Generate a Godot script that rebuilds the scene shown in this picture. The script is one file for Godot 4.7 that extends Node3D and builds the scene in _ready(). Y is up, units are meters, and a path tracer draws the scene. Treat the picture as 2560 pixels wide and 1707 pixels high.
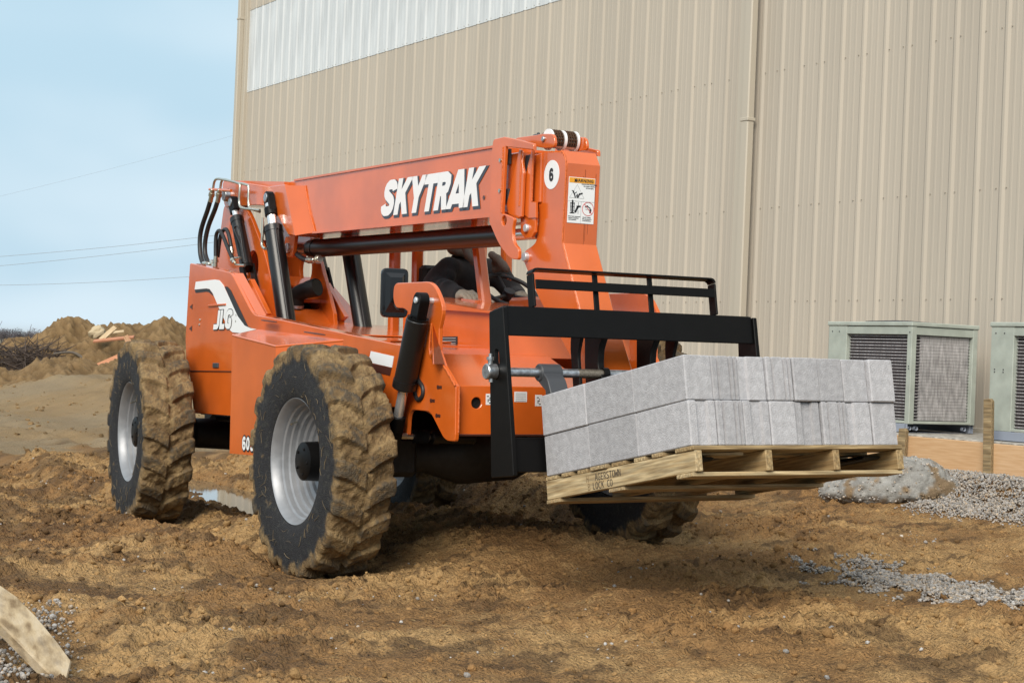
extends Node3D
# A telehandler carrying a pallet of concrete blocks across a muddy building site.
# World: y up, metres.  The machine has its own frame (x to its left, z forward), set on the uneven ground.

const CAM_POS := Vector3(-5.027, 1.302, 9.092)
var MX := Transform3D(Basis(Vector3(0.999936, 0.011269, 0.000208), Vector3(-0.011261, 0.999684, -0.022493), Vector3(-0.000461, 0.022489, 0.999747)), Vector3(0.0167, 0.0121, 0.029))
var LX: Transform3D          # frame of the load on the forks
var rng := RandomNumberGenerator.new()
var M := {}
var used := {}
var nz := FastNoiseLite.new()

# ---------------------------------------------------------------- naming, tagging
func numbered(called: String) -> String:
	var k: int = used.get(called, 0)
	used[called] = k + 1
	return called if k == 0 else "%s_%03d" % [called, k]

func tag(o: Node, label: String, category: String, group := "", kind := "") -> Node:
	if label != "": o.set_meta("label", label)
	if category != "": o.set_meta("category", category)
	if group != "": o.set_meta("group", group)
	if kind != "": o.set_meta("kind", kind)
	return o

func thing(called: String, label: String, category: String, xf := Transform3D(), group := "") -> Node3D:
	var o := Node3D.new()
	o.name = numbered(called)
	add_child(o)
	o.transform = xf
	tag(o, label, category, group)
	return o

func part(called: String, parent: Node3D, xf := Transform3D()) -> Node3D:
	var o := Node3D.new()
	o.name = called
	parent.add_child(o, true)
	o.transform = xf
	return o

func put(called: String, mesh: Mesh, m: Material, parent: Node3D = null, xf := Transform3D()) -> MeshInstance3D:
	var o := MeshInstance3D.new()
	o.mesh = mesh
	o.material_override = m
	o.transform = xf
	if parent == null:
		o.name = numbered(called)
		add_child(o)
	else:
		o.name = called
		parent.add_child(o, true)
	return o

# commits a surface tool as one named mesh
func obj(called: String, st: SurfaceTool, m: Material, parent: Node3D = null, xf := Transform3D()) -> MeshInstance3D:
	return put(called, st.commit(), m, parent, xf)

# ---------------------------------------------------------------- shape helpers
func S() -> SurfaceTool:
	var st := SurfaceTool.new()
	st.begin(Mesh.PRIMITIVE_TRIANGLES)
	return st

func tri(st: SurfaceTool, a: Vector3, b: Vector3, c: Vector3, na: Vector3, nb: Vector3, nc: Vector3) -> void:
	if (b - a).cross(c - a).dot(na + nb + nc) > 0.0:
		var t := b; b = c; c = t
		t = nb; nb = nc; nc = t
	st.set_normal(na); st.add_vertex(a)
	st.set_normal(nb); st.add_vertex(b)
	st.set_normal(nc); st.add_vertex(c)

func ftri(st: SurfaceTool, a: Vector3, b: Vector3, c: Vector3, n: Vector3) -> void:
	tri(st, a, b, c, n, n, n)

# flat quad a b c d round its edge; out = a point on the inner side
func fquad(st: SurfaceTool, a: Vector3, b: Vector3, c: Vector3, d: Vector3, inside: Vector3) -> void:
	var n := (c - a).cross(d - b)
	if n.length() < 1e-12: return
	n = n.normalized()
	if n.dot((a + b + c + d) * 0.25 - inside) < 0.0: n = -n
	ftri(st, a, b, c, n); ftri(st, a, c, d, n)

# chamfered box, local centre c, size s, frame xf
func box(st: SurfaceTool, c: Vector3, s: Vector3, bev := 0.004, xf := Transform3D()) -> void:
	var h := s * 0.5
	var e: float = min(bev, min(h.x, min(h.y, h.z)) * 0.49)
	var o := xf * c
	var P := func(x: float, y: float, z: float) -> Vector3: return xf * (c + Vector3(x, y, z))
	for ax in 3:
		var u := (ax + 1) % 3
		var v := (ax + 2) % 3
		for sg in [-1.0, 1.0]:
			var q := []
			for k in [[-1, -1], [1, -1], [1, 1], [-1, 1]]:
				var w := Vector3.ZERO
				w[ax] = sg * h[ax]; w[u] = k[0] * (h[u] - e); w[v] = k[1] * (h[v] - e)
				q.append(P.call(w.x, w.y, w.z))
			fquad(st, q[0], q[1], q[2], q[3], o)
		if e > 0.0:
			for su in [-1.0, 1.0]:
				for sv in [-1.0, 1.0]:
					var q := []
					for k in [[-1, 0], [1, 0], [1, 1], [-1, 1]]:
						var w := Vector3.ZERO
						w[ax] = k[0] * (h[ax] - e)
						if k[1] == 0: w[u] = su * h[u]; w[v] = sv * (h[v] - e)
						else: w[u] = su * (h[u] - e); w[v] = sv * h[v]
						q.append(P.call(w.x, w.y, w.z))
					fquad(st, q[0], q[1], q[2], q[3], o)
	if e > 0.0:
		for sx in [-1.0, 1.0]:
			for sy in [-1.0, 1.0]:
				for sz in [-1.0, 1.0]:
					var a: Vector3 = P.call(sx * h.x, sy * (h.y - e), sz * (h.z - e))
					var b: Vector3 = P.call(sx * (h.x - e), sy * h.y, sz * (h.z - e))
					var d: Vector3 = P.call(sx * (h.x - e), sy * (h.y - e), sz * h.z)
					var n := (b - a).cross(d - a).normalized()
					if n.dot(a - o) < 0.0: n = -n
					ftri(st, a, b, d, n)

# plate: outline in (z, y), from x0 to x1, chamfered rims; hole = optional inner ring
func plate(st: SurfaceTool, poly: Array, x0: float, x1: float, bev := 0.003, xf := Transform3D(), holes := []) -> void:
	var pts := PackedVector2Array()
	for p in poly: pts.append(Vector2(p[0], p[1]) if p is Array else p)
	if Geometry2D.is_polygon_clockwise(pts): pts.reverse()
	if x0 > x1:
		var t := x0; x0 = x1; x1 = t
	var rings := [pts]
	for h in holes:
		var hp := PackedVector2Array(h)
		if not Geometry2D.is_polygon_clockwise(hp): hp.reverse()
		rings.append(hp)
	var ins := []
	for r in rings: ins.append(inset(r, bev))
	# faces
	var flat: PackedVector2Array = ins[0].duplicate()
	for k in range(1, ins.size()):
		flat = bridge(flat, ins[k])
	var idx := Geometry2D.triangulate_polygon(flat)
	for sg in [0, 1]:
		var xx := x0 if sg == 0 else x1
		var n := (xf.basis * Vector3(-1 if sg == 0 else 1, 0, 0)).normalized()
		for i in range(0, idx.size(), 3):
			ftri(st, xf * Vector3(xx, flat[idx[i]].y, flat[idx[i]].x), xf * Vector3(xx, flat[idx[i + 1]].y, flat[idx[i + 1]].x), xf * Vector3(xx, flat[idx[i + 2]].y, flat[idx[i + 2]].x), n)
	# rims
	for k in rings.size():
		var r: PackedVector2Array = rings[k]
		var q: PackedVector2Array = ins[k]
		var m := r.size()
		for i in m:
			var j := (i + 1) % m
			var e := r[j] - r[i]
			if e.length() < 1e-6: continue
			var en := Vector2(e.y, -e.x).normalized()
			var n3 := (xf.basis * Vector3(0, en.y, en.x)).normalized()
			var a0 := xf * Vector3(x0 + bev, r[i].y, r[i].x)
			var b0 := xf * Vector3(x0 + bev, r[j].y, r[j].x)
			var a1 := xf * Vector3(x1 - bev, r[i].y, r[i].x)
			var b1 := xf * Vector3(x1 - bev, r[j].y, r[j].x)
			ftri(st, a0, b0, b1, n3); ftri(st, a0, b1, a1, n3)
			if bev > 0.0:
				for sg in [0, 1]:
					var xx := x0 if sg == 0 else x1
					var c := xf * Vector3(xx, q[i].y, q[i].x)
					var d := xf * Vector3(xx, q[j].y, q[j].x)
					var nn := (n3 + (xf.basis * Vector3(-1 if sg == 0 else 1, 0, 0)).normalized()).normalized()
					var a := a0 if sg == 0 else a1
					var b := b0 if sg == 0 else b1
					ftri(st, a, b, d, nn); ftri(st, a, d, c, nn)

func inset(p: PackedVector2Array, d: float) -> PackedVector2Array:
	var out := PackedVector2Array()
	var m := p.size()
	for i in m:
		var a := (p[i] - p[(i + m - 1) % m]).normalized()
		var b := (p[(i + 1) % m] - p[i]).normalized()
		var na := Vector2(-a.y, a.x)
		var nb := Vector2(-b.y, b.x)
		var bis := na + nb
		var l := bis.length_squared()
		out.append(p[i] + (bis * (2.0 * d / max(l, 0.4)) if l > 1e-6 else na * d))
	return out

func bridge(outer: PackedVector2Array, hole: PackedVector2Array) -> PackedVector2Array:
	var best := 1e9
	var bi := 0
	var bj := 0
	for i in outer.size():
		for j in hole.size():
			var d := outer[i].distance_squared_to(hole[j])
			if d < best: best = d; bi = i; bj = j
	var out := PackedVector2Array()
	for i in bi + 1: out.append(outer[i])
	for k in hole.size() + 1: out.append(hole[(bj + k) % hole.size()])
	for i in range(bi, outer.size()): out.append(outer[i])
	return out

func circle(cz: float, cy: float, r: float, n := 20) -> PackedVector2Array:
	var o := PackedVector2Array()
	for i in n: o.append(Vector2(cz + r * cos(TAU * i / n), cy + r * sin(TAU * i / n)))
	return o

# rounds the corners of an outline: entries are [u, v] or [u, v, radius]
func rounded(poly: Array, n := 5) -> PackedVector2Array:
	var out := PackedVector2Array()
	var m := poly.size()
	for i in m:
		var p := Vector2(poly[i][0], poly[i][1])
		var r: float = poly[i][2] if poly[i].size() > 2 else 0.0
		if r <= 0.0:
			out.append(p)
			continue
		var a := Vector2(poly[(i + m - 1) % m][0], poly[(i + m - 1) % m][1]) - p
		var b := Vector2(poly[(i + 1) % m][0], poly[(i + 1) % m][1]) - p
		var d: float = min(r, min(a.length(), b.length()) * 0.48)
		var pa := p + a.normalized() * d
		var pb := p + b.normalized() * d
		for k in n + 1:
			var t := float(k) / n
			out.append(pa.lerp(p, t).lerp(p.lerp(pb, t), t))
	return out

func frame_of(d: Vector3) -> Basis:
	var w := d.normalized()
	var u := (Vector3.UP if abs(w.y) < 0.95 else Vector3.RIGHT).cross(w).normalized()
	return Basis(u, w.cross(u), w)

# lathe about the line a + d*t ; prof = [[t, r], ...]; sharp where the profile turns by more than ~35 degrees
func lathe(st: SurfaceTool, a: Vector3, d: Vector3, prof: Array, seg := 24, closed := true) -> void:
	var B := frame_of(d)
	var L := d.normalized()
	var n := prof.size()
	var cs := []
	for k in seg + 1: cs.append(B.x * cos(TAU * k / seg) + B.y * sin(TAU * k / seg))
	var nor := []
	for i in n - 1:
		var e := Vector2(prof[i + 1][0] - prof[i][0], prof[i + 1][1] - prof[i][1])
		nor.append(Vector2(-e.y, e.x).normalized())   # (along, radial)
	for i in n - 1:
		var n0: Vector2 = nor[i]
		var n1: Vector2 = nor[i]
		if i > 0 and nor[i - 1].dot(nor[i]) > 0.8: n0 = (nor[i - 1] + nor[i]).normalized()
		if i < n - 2 and nor[i + 1].dot(nor[i]) > 0.8: n1 = (nor[i + 1] + nor[i]).normalized()
		for k in seg:
			var c0: Vector3 = cs[k]
			var c1: Vector3 = cs[k + 1]
			var p00: Vector3 = a + L * prof[i][0] + c0 * prof[i][1]
			var p01: Vector3 = a + L * prof[i][0] + c1 * prof[i][1]
			var p10: Vector3 = a + L * prof[i + 1][0] + c0 * prof[i + 1][1]
			var p11: Vector3 = a + L * prof[i + 1][0] + c1 * prof[i + 1][1]
			if prof[i][1] > 1e-6: tri(st, p00, p01, p11, L * n0.x + c0 * n0.y, L * n0.x + c1 * n0.y, L * n1.x + c1 * n1.y)
			if prof[i + 1][1] > 1e-6: tri(st, p00, p11, p10, L * n0.x + c0 * n0.y, L * n1.x + c1 * n1.y, L * n1.x + c0 * n1.y)

func cyl(st: SurfaceTool, a: Vector3, b: Vector3, r: float, seg := 20, bev := 0.003) -> void:
	var l := (b - a).length()
	var e: float = min(bev, r * 0.4)
	lathe(st, a, b - a, [[0, 0], [0, r - e], [e, r], [l - e, r], [l, r - e], [l, 0]], seg)

func smooth_path(pts: Array, sub := 6) -> Array:
	var out := []
	var n := pts.size()
	for i in n - 1:
		var p0: Vector3 = pts[max(i - 1, 0)]
		var p1: Vector3 = pts[i]
		var p2: Vector3 = pts[i + 1]
		var p3: Vector3 = pts[min(i + 2, n - 1)]
		for k in sub:
			out.append(p1.cubic_interpolate(p2, p0, p3, float(k) / sub))
	out.append(pts[n - 1])
	return out

func tube(st: SurfaceTool, pts: Array, r: float, seg := 10, r_end := -1.0) -> void:
	var n := pts.size()
	var up := Vector3.UP
	var rings := []
	var cen := []
	for i in n:
		var t: Vector3 = ((pts[min(i + 1, n - 1)] as Vector3) - (pts[max(i - 1, 0)] as Vector3)).normalized()
		if i == 0: up = (Vector3.UP if abs(t.y) < 0.9 else Vector3.RIGHT)
		var u := up.cross(t).normalized()
		var v := t.cross(u)
		up = v
		var ring := []
		var rr := r if r_end < 0.0 else lerpf(r, r_end, float(i) / max(n - 1, 1))
		for k in seg: ring.append([u * cos(TAU * k / seg) + v * sin(TAU * k / seg), rr])
		rings.append(ring)
		cen.append(pts[i])
	for i in n - 1:
		for k in seg:
			var j := (k + 1) % seg
			var a: Vector3 = cen[i] + rings[i][k][0] * rings[i][k][1]
			var b: Vector3 = cen[i] + rings[i][j][0] * rings[i][j][1]
			var c: Vector3 = cen[i + 1] + rings[i + 1][j][0] * rings[i + 1][j][1]
			var d: Vector3 = cen[i + 1] + rings[i + 1][k][0] * rings[i + 1][k][1]
			tri(st, a, b, c, rings[i][k][0], rings[i][j][0], rings[i + 1][j][0])
			tri(st, a, c, d, rings[i][k][0], rings[i + 1][j][0], rings[i + 1][k][0])
	for e in [0, n - 1]:
		var t: Vector3 = ((pts[min(e + 1, n - 1)] as Vector3) - (pts[max(e - 1, 0)] as Vector3)).normalized() * (-1.0 if e == 0 else 1.0)
		for k in seg:
			var j := (k + 1) % seg
			ftri(st, cen[e], cen[e] + rings[e][k][0] * rings[e][k][1], cen[e] + rings[e][j][0] * rings[e][j][1], t)

# six-sided solid from 8 corners: bottom ring 0-3, top ring 4-7
func hexa(st: SurfaceTool, q: Array) -> void:
	var c := Vector3.ZERO
	for p in q: c += p / 8.0
	fquad(st, q[0], q[1], q[2], q[3], c)
	fquad(st, q[4], q[5], q[6], q[7], c)
	for i in 4:
		var j := (i + 1) % 4
		fquad(st, q[i], q[j], q[4 + j], q[4 + i], c)

# flat lettering: one mesh, its face towards +z of xf
func lettering(text: String, height: float, m: Material, parent: Node3D, xf: Transform3D, called := "lettering", font := "Droid Sans", bold := 0.0, slant := 0.0, squeeze := 1.0, depth := 0.002) -> MeshInstance3D:
	var sf := SystemFont.new()
	sf.font_names = PackedStringArray([font])
	sf.font_weight = 700 if bold > 0.0 else 400
	var fv := FontVariation.new()
	fv.base_font = sf
	var tm := TextMesh.new()
	tm.text = text
	tm.font = fv
	tm.font_size = 64
	tm.pixel_size = height / 64.0 * 1.38
	tm.depth = depth
	tm.curve_step = 2.0
	var sh := Basis(Vector3(squeeze, 0, 0), Vector3(slant, 1, 0), Vector3(0, 0, 1))
	return put(called, tm, m, parent, xf * Transform3D(sh, Vector3.ZERO))

# heavy painted letters: strokes widened, joined and cut square at head and foot
const STROKES := {
	"S": [[0.71, 0.70, 0.69, 0.80, 0.56, 0.865, 0.34, 0.865, 0.20, 0.79, 0.19, 0.66, 0.28, 0.575, 0.56, 0.44, 0.65, 0.34, 0.63, 0.20, 0.50, 0.135, 0.28, 0.135, 0.15, 0.20, 0.12, 0.31]],
	"K": [[0.15, -0.1, 0.15, 1.1], [0.86, 1.15, 0.20, 0.38], [0.38, 0.60, 0.78, -0.15]],
	"Y": [[0.0, 1.15, 0.40, 0.44], [0.80, 1.15, 0.40, 0.44], [0.40, 0.52, 0.40, -0.1]],
	"T": [[0.02, 0.865, 0.80, 0.865], [0.41, 0.9, 0.41, -0.1]],
	"R": [[0.15, -0.1, 0.15, 1.0], [0.10, 0.865, 0.46, 0.865, 0.60, 0.80, 0.62, 0.68, 0.58, 0.56, 0.44, 0.50, 0.10, 0.50], [0.42, 0.52, 0.66, -0.15]],
	"A": [[-0.02, -0.15, 0.40, 1.05], [0.82, -0.15, 0.40, 1.05], [0.16, 0.25, 0.64, 0.25]],
	"J": [[0.50, 1.1, 0.50, 0.24, 0.42, 0.135, -0.05, 0.135]],
	"L": [[0.15, 1.1, 0.15, 0.135, 0.62, 0.135]],
	"G": [[0.72, 0.68, 0.68, 0.82, 0.54, 0.865, 0.34, 0.865, 0.18, 0.78, 0.15, 0.5, 0.18, 0.22, 0.34, 0.135, 0.64, 0.135, 0.64, 0.44, 0.40, 0.44]],
	"6": [[0.61, 0.72, 0.50, 0.865, 0.34, 0.865, 0.19, 0.74, 0.16, 0.48, 0.18, 0.24, 0.32, 0.13, 0.48, 0.13, 0.61, 0.24, 0.61, 0.42, 0.50, 0.53, 0.34, 0.53, 0.20, 0.44]],
	"0": [[0.38, 0.865, 0.24, 0.80, 0.16, 0.62, 0.16, 0.38, 0.24, 0.20, 0.38, 0.135, 0.52, 0.20, 0.60, 0.38, 0.60, 0.62, 0.52, 0.80]],
	"3": [[0.16, 0.72, 0.26, 0.865, 0.46, 0.865, 0.58, 0.78, 0.58, 0.62, 0.46, 0.52, 0.32, 0.52], [0.34, 0.51, 0.48, 0.51, 0.60, 0.40, 0.60, 0.24, 0.48, 0.135, 0.28, 0.135, 0.16, 0.26]]}
const ADVANCE := {"S": 0.84, "K": 0.88, "Y": 0.74, "T": 0.78, "R": 0.82, "A": 0.80, "J": 0.70, "L": 0.66, "G": 0.86, "6": 0.80, "0": 0.80, "3": 0.80}

func block_letters(text: String, height: float, grow: float, slant: float, squeeze: float, xf: Transform3D, weight := 0.135) -> SurfaceTool:
	var st := S()
	var wide := 0.0
	for ch in text: wide += ADVANCE[ch]
	var at := -wide * 0.5
	for ch in text:
		var outers := []
		var holes := []
		for s in STROKES[ch]:
			var line := PackedVector2Array()
			for i in range(0, s.size(), 2): line.append(Vector2(s[i], s[i + 1]))
			for pg in Geometry2D.offset_polyline(line, weight + grow, Geometry2D.JOIN_ROUND if ch in "SG603J" else Geometry2D.JOIN_MITER, Geometry2D.END_JOINED if ch == "0" else Geometry2D.END_BUTT):
				if Geometry2D.is_polygon_clockwise(pg):
					holes.append(pg)
					continue
				for cut in Geometry2D.intersect_polygons(pg, PackedVector2Array([Vector2(-1, -grow), Vector2(2, -grow), Vector2(2, 1 + grow), Vector2(-1, 1 + grow)])):
					if Geometry2D.is_polygon_clockwise(cut):
						holes.append(cut)
						continue
					var cur: PackedVector2Array = cut
					var rest := []
					for o in outers:
						var res := Geometry2D.merge_polygons(cur, o)
						var solid := []
						for r in res:
							if Geometry2D.is_polygon_clockwise(r): holes.append(r)
							else: solid.append(r)
						if solid.size() == 1: cur = solid[0]
						else: rest.append(o)
					rest.append(cur)
					outers = rest
		var map := func(p: PackedVector2Array) -> PackedVector2Array:
			var q := PackedVector2Array()
			for v in p: q.append(Vector2((at + v.x) * squeeze + (v.y - 0.5) * slant, v.y - 0.5) * height)
			return q
		for o in outers:
			var hs := []
			for h in holes:
				if Geometry2D.is_point_in_polygon(h[0], o): hs.append(map.call(h))
			plate(st, Array(map.call(o)), 0.0, 0.001, 0.0, xf * Transform3D(Basis(Vector3(0, 0, 1), Vector3(0, 1, 0), Vector3(1, 0, 0)), Vector3.ZERO), hs)
		at += ADVANCE[ch]
	return st

# ---------------------------------------------------------------- materials
func lin(r: float, g: float, b: float) -> Color: return Color(r, g, b).linear_to_srgb()

func noise_tex(type: int, freq: float, oct: int, lo: Color, hi: Color, size := 512, normal := 0.0, sd := 1, mid = null) -> NoiseTexture2D:
	var n := FastNoiseLite.new()
	n.noise_type = type
	n.frequency = freq
	n.seed = sd
	n.fractal_type = FastNoiseLite.FRACTAL_FBM
	n.fractal_octaves = oct
	var t := NoiseTexture2D.new()
	t.width = size; t.height = size
	t.seamless = true
	t.generate_mipmaps = true
	t.noise = n
	if normal > 0.0:
		t.as_normal_map = true
		t.bump_strength = normal
	else:
		var g := Gradient.new()
		g.set_color(0, lo); g.set_color(1, hi)
		if mid != null: g.add_point(0.5, mid)
		t.color_ramp = g
	return t

func mat(c: Color, rough: float, metal := 0.0, spec := 0.5) -> StandardMaterial3D:
	var m := StandardMaterial3D.new()
	m.albedo_color = c
	m.roughness = rough
	m.metallic = metal
	m.metallic_specular = spec
	return m

func grain(m: StandardMaterial3D, tex: Texture2D, scale: Vector3, nt: Texture2D = null, ns := 0.5, world := false) -> StandardMaterial3D:
	m.uv1_triplanar = true
	m.uv1_world_triplanar = world
	m.uv1_scale = scale
	if tex != null: m.albedo_texture = tex
	if nt != null:
		m.normal_enabled = true
		m.normal_texture = nt
		m.normal_scale = ns
	return m

func make_materials() -> void:
	var W := Color(1, 1, 1)
	var simplex := FastNoiseLite.TYPE_SIMPLEX_SMOOTH
	var value := FastNoiseLite.TYPE_VALUE
	var cell := FastNoiseLite.TYPE_CELLULAR
	M.t_soft = noise_tex(simplex, 0.012, 5, Color(0.86, 0.86, 0.86), W, 512, 0.0, 3)
	M.t_mid = noise_tex(simplex, 0.02, 6, Color(0.62, 0.62, 0.62), W, 512, 0.0, 5)
	M.t_speck = noise_tex(value, 0.22, 3, Color(0.5, 0.5, 0.5), W, 512, 0.0, 8)
	M.t_norm = noise_tex(simplex, 0.06, 5, W, W, 512, 6.0, 9)
	M.t_normsoft = noise_tex(simplex, 0.03, 4, W, W, 512, 3.0, 10)
	M.t_normsoil = noise_tex(simplex, 0.035, 6, W, W, 1024, 9.0, 12)
	M.t_soil = noise_tex(simplex, 0.03, 6, Color(0.60, 0.58, 0.55), W, 1024, 0.0, 13)
	M.t_pine = noise_tex(simplex, 0.02, 4, Color(0.90, 0.86, 0.80), W, 512, 0.0, 22)
	M.t_wood = noise_tex(simplex, 0.02, 4, Color(0.76, 0.70, 0.62), W, 512, 0.0, 21)
	# painted steel
	M.orange = mat(lin(0.66, 0.125, 0.014), 0.26, 0.0, 0.5)
	M.orange.clearcoat_enabled = true
	M.orange.clearcoat = 0.8
	M.orange.clearcoat_roughness = 0.12
	grain(M.orange, noise_tex(simplex, 0.006, 5, Color(0.90, 0.90, 0.90), W, 512, 0.0, 31), Vector3(0.7, 0.7, 0.7))
	M.weld = mat(lin(0.66, 0.13, 0.02), 0.4)
	grain(M.weld, M.t_soft, Vector3(3, 3, 3), M.t_norm, 0.7)
	M.black = mat(lin(0.0045, 0.0042, 0.0043), 0.42, 0.0, 0.28)
	grain(M.black, M.t_soft, Vector3(1, 1, 1), M.t_normsoft, 0.06)
	M.blackgloss = mat(lin(0.007, 0.007, 0.008), 0.2, 0.0, 0.5)
	M.cylblack = mat(lin(0.006, 0.006, 0.0065), 0.33, 0.0, 0.5)
	M.dark = mat(lin(0.011, 0.0105, 0.010), 0.55, 0.0, 0.4)
	grain(M.dark, M.t_mid, Vector3(2, 2, 2), M.t_norm, 0.3)
	M.hose = mat(lin(0.014, 0.014, 0.015), 0.5)
	M.grey = mat(lin(0.045, 0.048, 0.055), 0.5)
	M.chrome = mat(lin(0.80, 0.80, 0.80), 0.2, 0.8)
	M.pinsteel = mat(lin(0.56, 0.60, 0.64), 0.38, 0.45)
	M.axle = mat(lin(0.020, 0.0195, 0.020), 0.5, 0.0, 0.45)
	grain(M.axle, M.t_mid, Vector3(2, 2, 2), M.t_norm, 0.2)
	M.zinc = mat(lin(0.62, 0.60, 0.52), 0.34, 1.0)
	M.steel = mat(lin(0.68, 0.70, 0.73), 0.34, 0.9)
	grain(M.steel, M.t_mid, Vector3(3, 3, 3))
	M.rusty = mat(lin(0.42, 0.36, 0.29), 0.45, 0.85)
	grain(M.rusty, M.t_mid, Vector3(9, 9, 9), M.t_norm, 0.6)
	M.rust = mat(lin(0.10, 0.045, 0.02), 0.8, 0.3)
	grain(M.rust, M.t_mid, Vector3(12, 12, 12), M.t_norm, 0.5)
	M.rim = mat(lin(0.31, 0.32, 0.34), 0.46, 0.4)
	grain(M.rim, M.t_soft, Vector3(2, 2, 2), M.t_normsoft, 0.08)
	M.straw = mat(lin(0.16, 0.12, 0.07), 0.9)
	M.white = mat(lin(0.74, 0.75, 0.76), 0.4)
	M.ink = mat(lin(0.015, 0.015, 0.018), 0.45)
	M.shade = mat(lin(0.04, 0.05, 0.07), 0.4)
	M.amber = mat(lin(0.75, 0.33, 0.02), 0.4)
	M.red = mat(lin(0.55, 0.03, 0.03), 0.45)
	M.maroon = mat(lin(0.06, 0.018, 0.012), 0.4)
	M.labelgrey = mat(lin(0.35, 0.36, 0.36), 0.4)
	# vertex coloured matter
	M.tyre = mat(Color(1, 1, 1), 0.82)
	M.tyre.vertex_color_use_as_albedo = true
	grain(M.tyre, M.t_mid, Vector3(4, 4, 4), M.t_norm, 0.45)
	M.soil = mat(Color(1, 1, 1), 0.9, 0.0, 0.35)
	M.soil.vertex_color_use_as_albedo = true
	grain(M.soil, M.t_soil, Vector3(1.9, 1.9, 1.9), M.t_normsoil, 1.5, true)
	var crumb := noise_tex(simplex, 0.022, 7, Color(0, 0, 0), W, 1024, 0.0, 17)
	M.soil.heightmap_enabled = true
	M.soil.heightmap_texture = crumb
	M.soil.heightmap_scale = 2.0
	M.tyre.heightmap_enabled = true
	M.tyre.heightmap_texture = crumb
	M.tyre.heightmap_scale = 0.7
	M.clod = mat(Color(1, 1, 1), 0.93, 0.0, 0.3)
	M.clod.vertex_color_use_as_albedo = true
	grain(M.clod, M.t_soil, Vector3(4, 4, 4), M.t_norm, 0.6, true)
	M.water = mat(lin(0.10, 0.085, 0.06), 0.04, 0.0, 0.6)
	grain(M.water, null, Vector3(1.5, 1.5, 1.5), M.t_normsoft, 0.03, true)

# ================================================================= scene
func _ready() -> void:
	rng.seed = 77
	# camera
	var cam := Camera3D.new()
	cam.name = "camera"
	cam.projection = Camera3D.PROJECTION_PERSPECTIVE
	cam.keep_aspect = Camera3D.KEEP_HEIGHT
	cam.fov = 22.494
	cam.near = 0.1
	cam.far = 2000.0
	add_child(cam)
	cam.position = CAM_POS
	cam.rotation = Vector3(0.009, -0.5201, 0.041)
	cam.current = true
	# sky, sun, exposure
	var env := Environment.new()
	env.background_mode = Environment.BG_SKY
	env.tonemap_mode = Environment.TONE_MAPPER_LINEAR
	env.tonemap_exposure = 1.3
	env.sdfgi_enabled = true
	env.ssao_enabled = true
	env.ssil_enabled = true
	var sky := Sky.new()
	sky.sky_material = make_sky()
	env.sky = sky
	env.background_energy_multiplier = 1.0
	var we := WorldEnvironment.new()
	we.name = "world_environment"
	we.environment = env
	add_child(we)
	var sun := DirectionalLight3D.new()
	sun.name = "sun"
	sun.light_energy = 1.05
	sun.light_angular_distance = 34.0
	sun.light_color = Color(1.0, 0.965, 0.91)
	sun.shadow_enabled = true
	add_child(sun)
	sun.look_at_from_position(Vector3(-0.84, 0.85, 0.78) * 20.0, Vector3.ZERO)
	make_materials()
	LX = MX * Transform3D(Basis(Vector3(1, 0, 0), Vector3(0, cos(TILT), -sin(TILT)), Vector3(0, sin(TILT), cos(TILT))), Vector3(-0.606, 0.6665, 1.7408))
	build_ground()
	build_hall()
	build_machine()
	build_load()
	build_driver()
	build_yard()

const TILT := 0.1684

# pale winter sky with thin streaks of cirrus
func make_sky() -> PanoramaSkyMaterial:
	var w := 768
	var h := 384
	var im := Image.create(w, h, false, Image.FORMAT_RGBF)
	var a := FastNoiseLite.new()
	a.noise_type = FastNoiseLite.TYPE_SIMPLEX_SMOOTH
	a.seed = 4
	a.frequency = 1.0
	a.fractal_octaves = 5
	for y in h:
		var el := (0.5 - (y + 0.5) / h) * PI
		for x in w:
			var az := (x + 0.5) / w * TAU
			var c: Color
			var d := Vector3(cos(el) * cos(az), sin(el), cos(el) * sin(az))
			if el < -0.005:
				c = Color(0.20, 0.14, 0.08)
			else:
				var e: float = max(el, 0.0)
				c = Color(0.38, 0.535, 0.64).lerp(Color(0.41, 0.57, 0.675), smoothstep(0.0, 0.18, e)).lerp(Color(0.66, 0.74, 0.81), smoothstep(0.16, 1.0, e))
				var q := Vector3(d.x * 2.2, d.y * 11.0, d.z * 2.2)
				var n := a.get_noise_3dv(q) * 0.5 + 0.5
				var n2 := a.get_noise_3dv(q * Vector3(2.5, 1.6, 2.5) + Vector3(7, 0, 3)) * 0.5 + 0.5
				var k := smoothstep(0.36, 0.72, n * 0.65 + n2 * 0.35) * 0.75
				c = c.lerp(Color(0.60, 0.70, 0.765), k)
			im.set_pixel(x, y, c)
	var m := PanoramaSkyMaterial.new()
	m.panorama = ImageTexture.create_from_image(im)
	return m

# ================================================================= ground
var n_big := FastNoiseLite.new()
var n_mid := FastNoiseLite.new()
var n_lump := FastNoiseLite.new()
var n_fine := FastNoiseLite.new()
var n_mask := FastNoiseLite.new()
var n_tone := FastNoiseLite.new()

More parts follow.
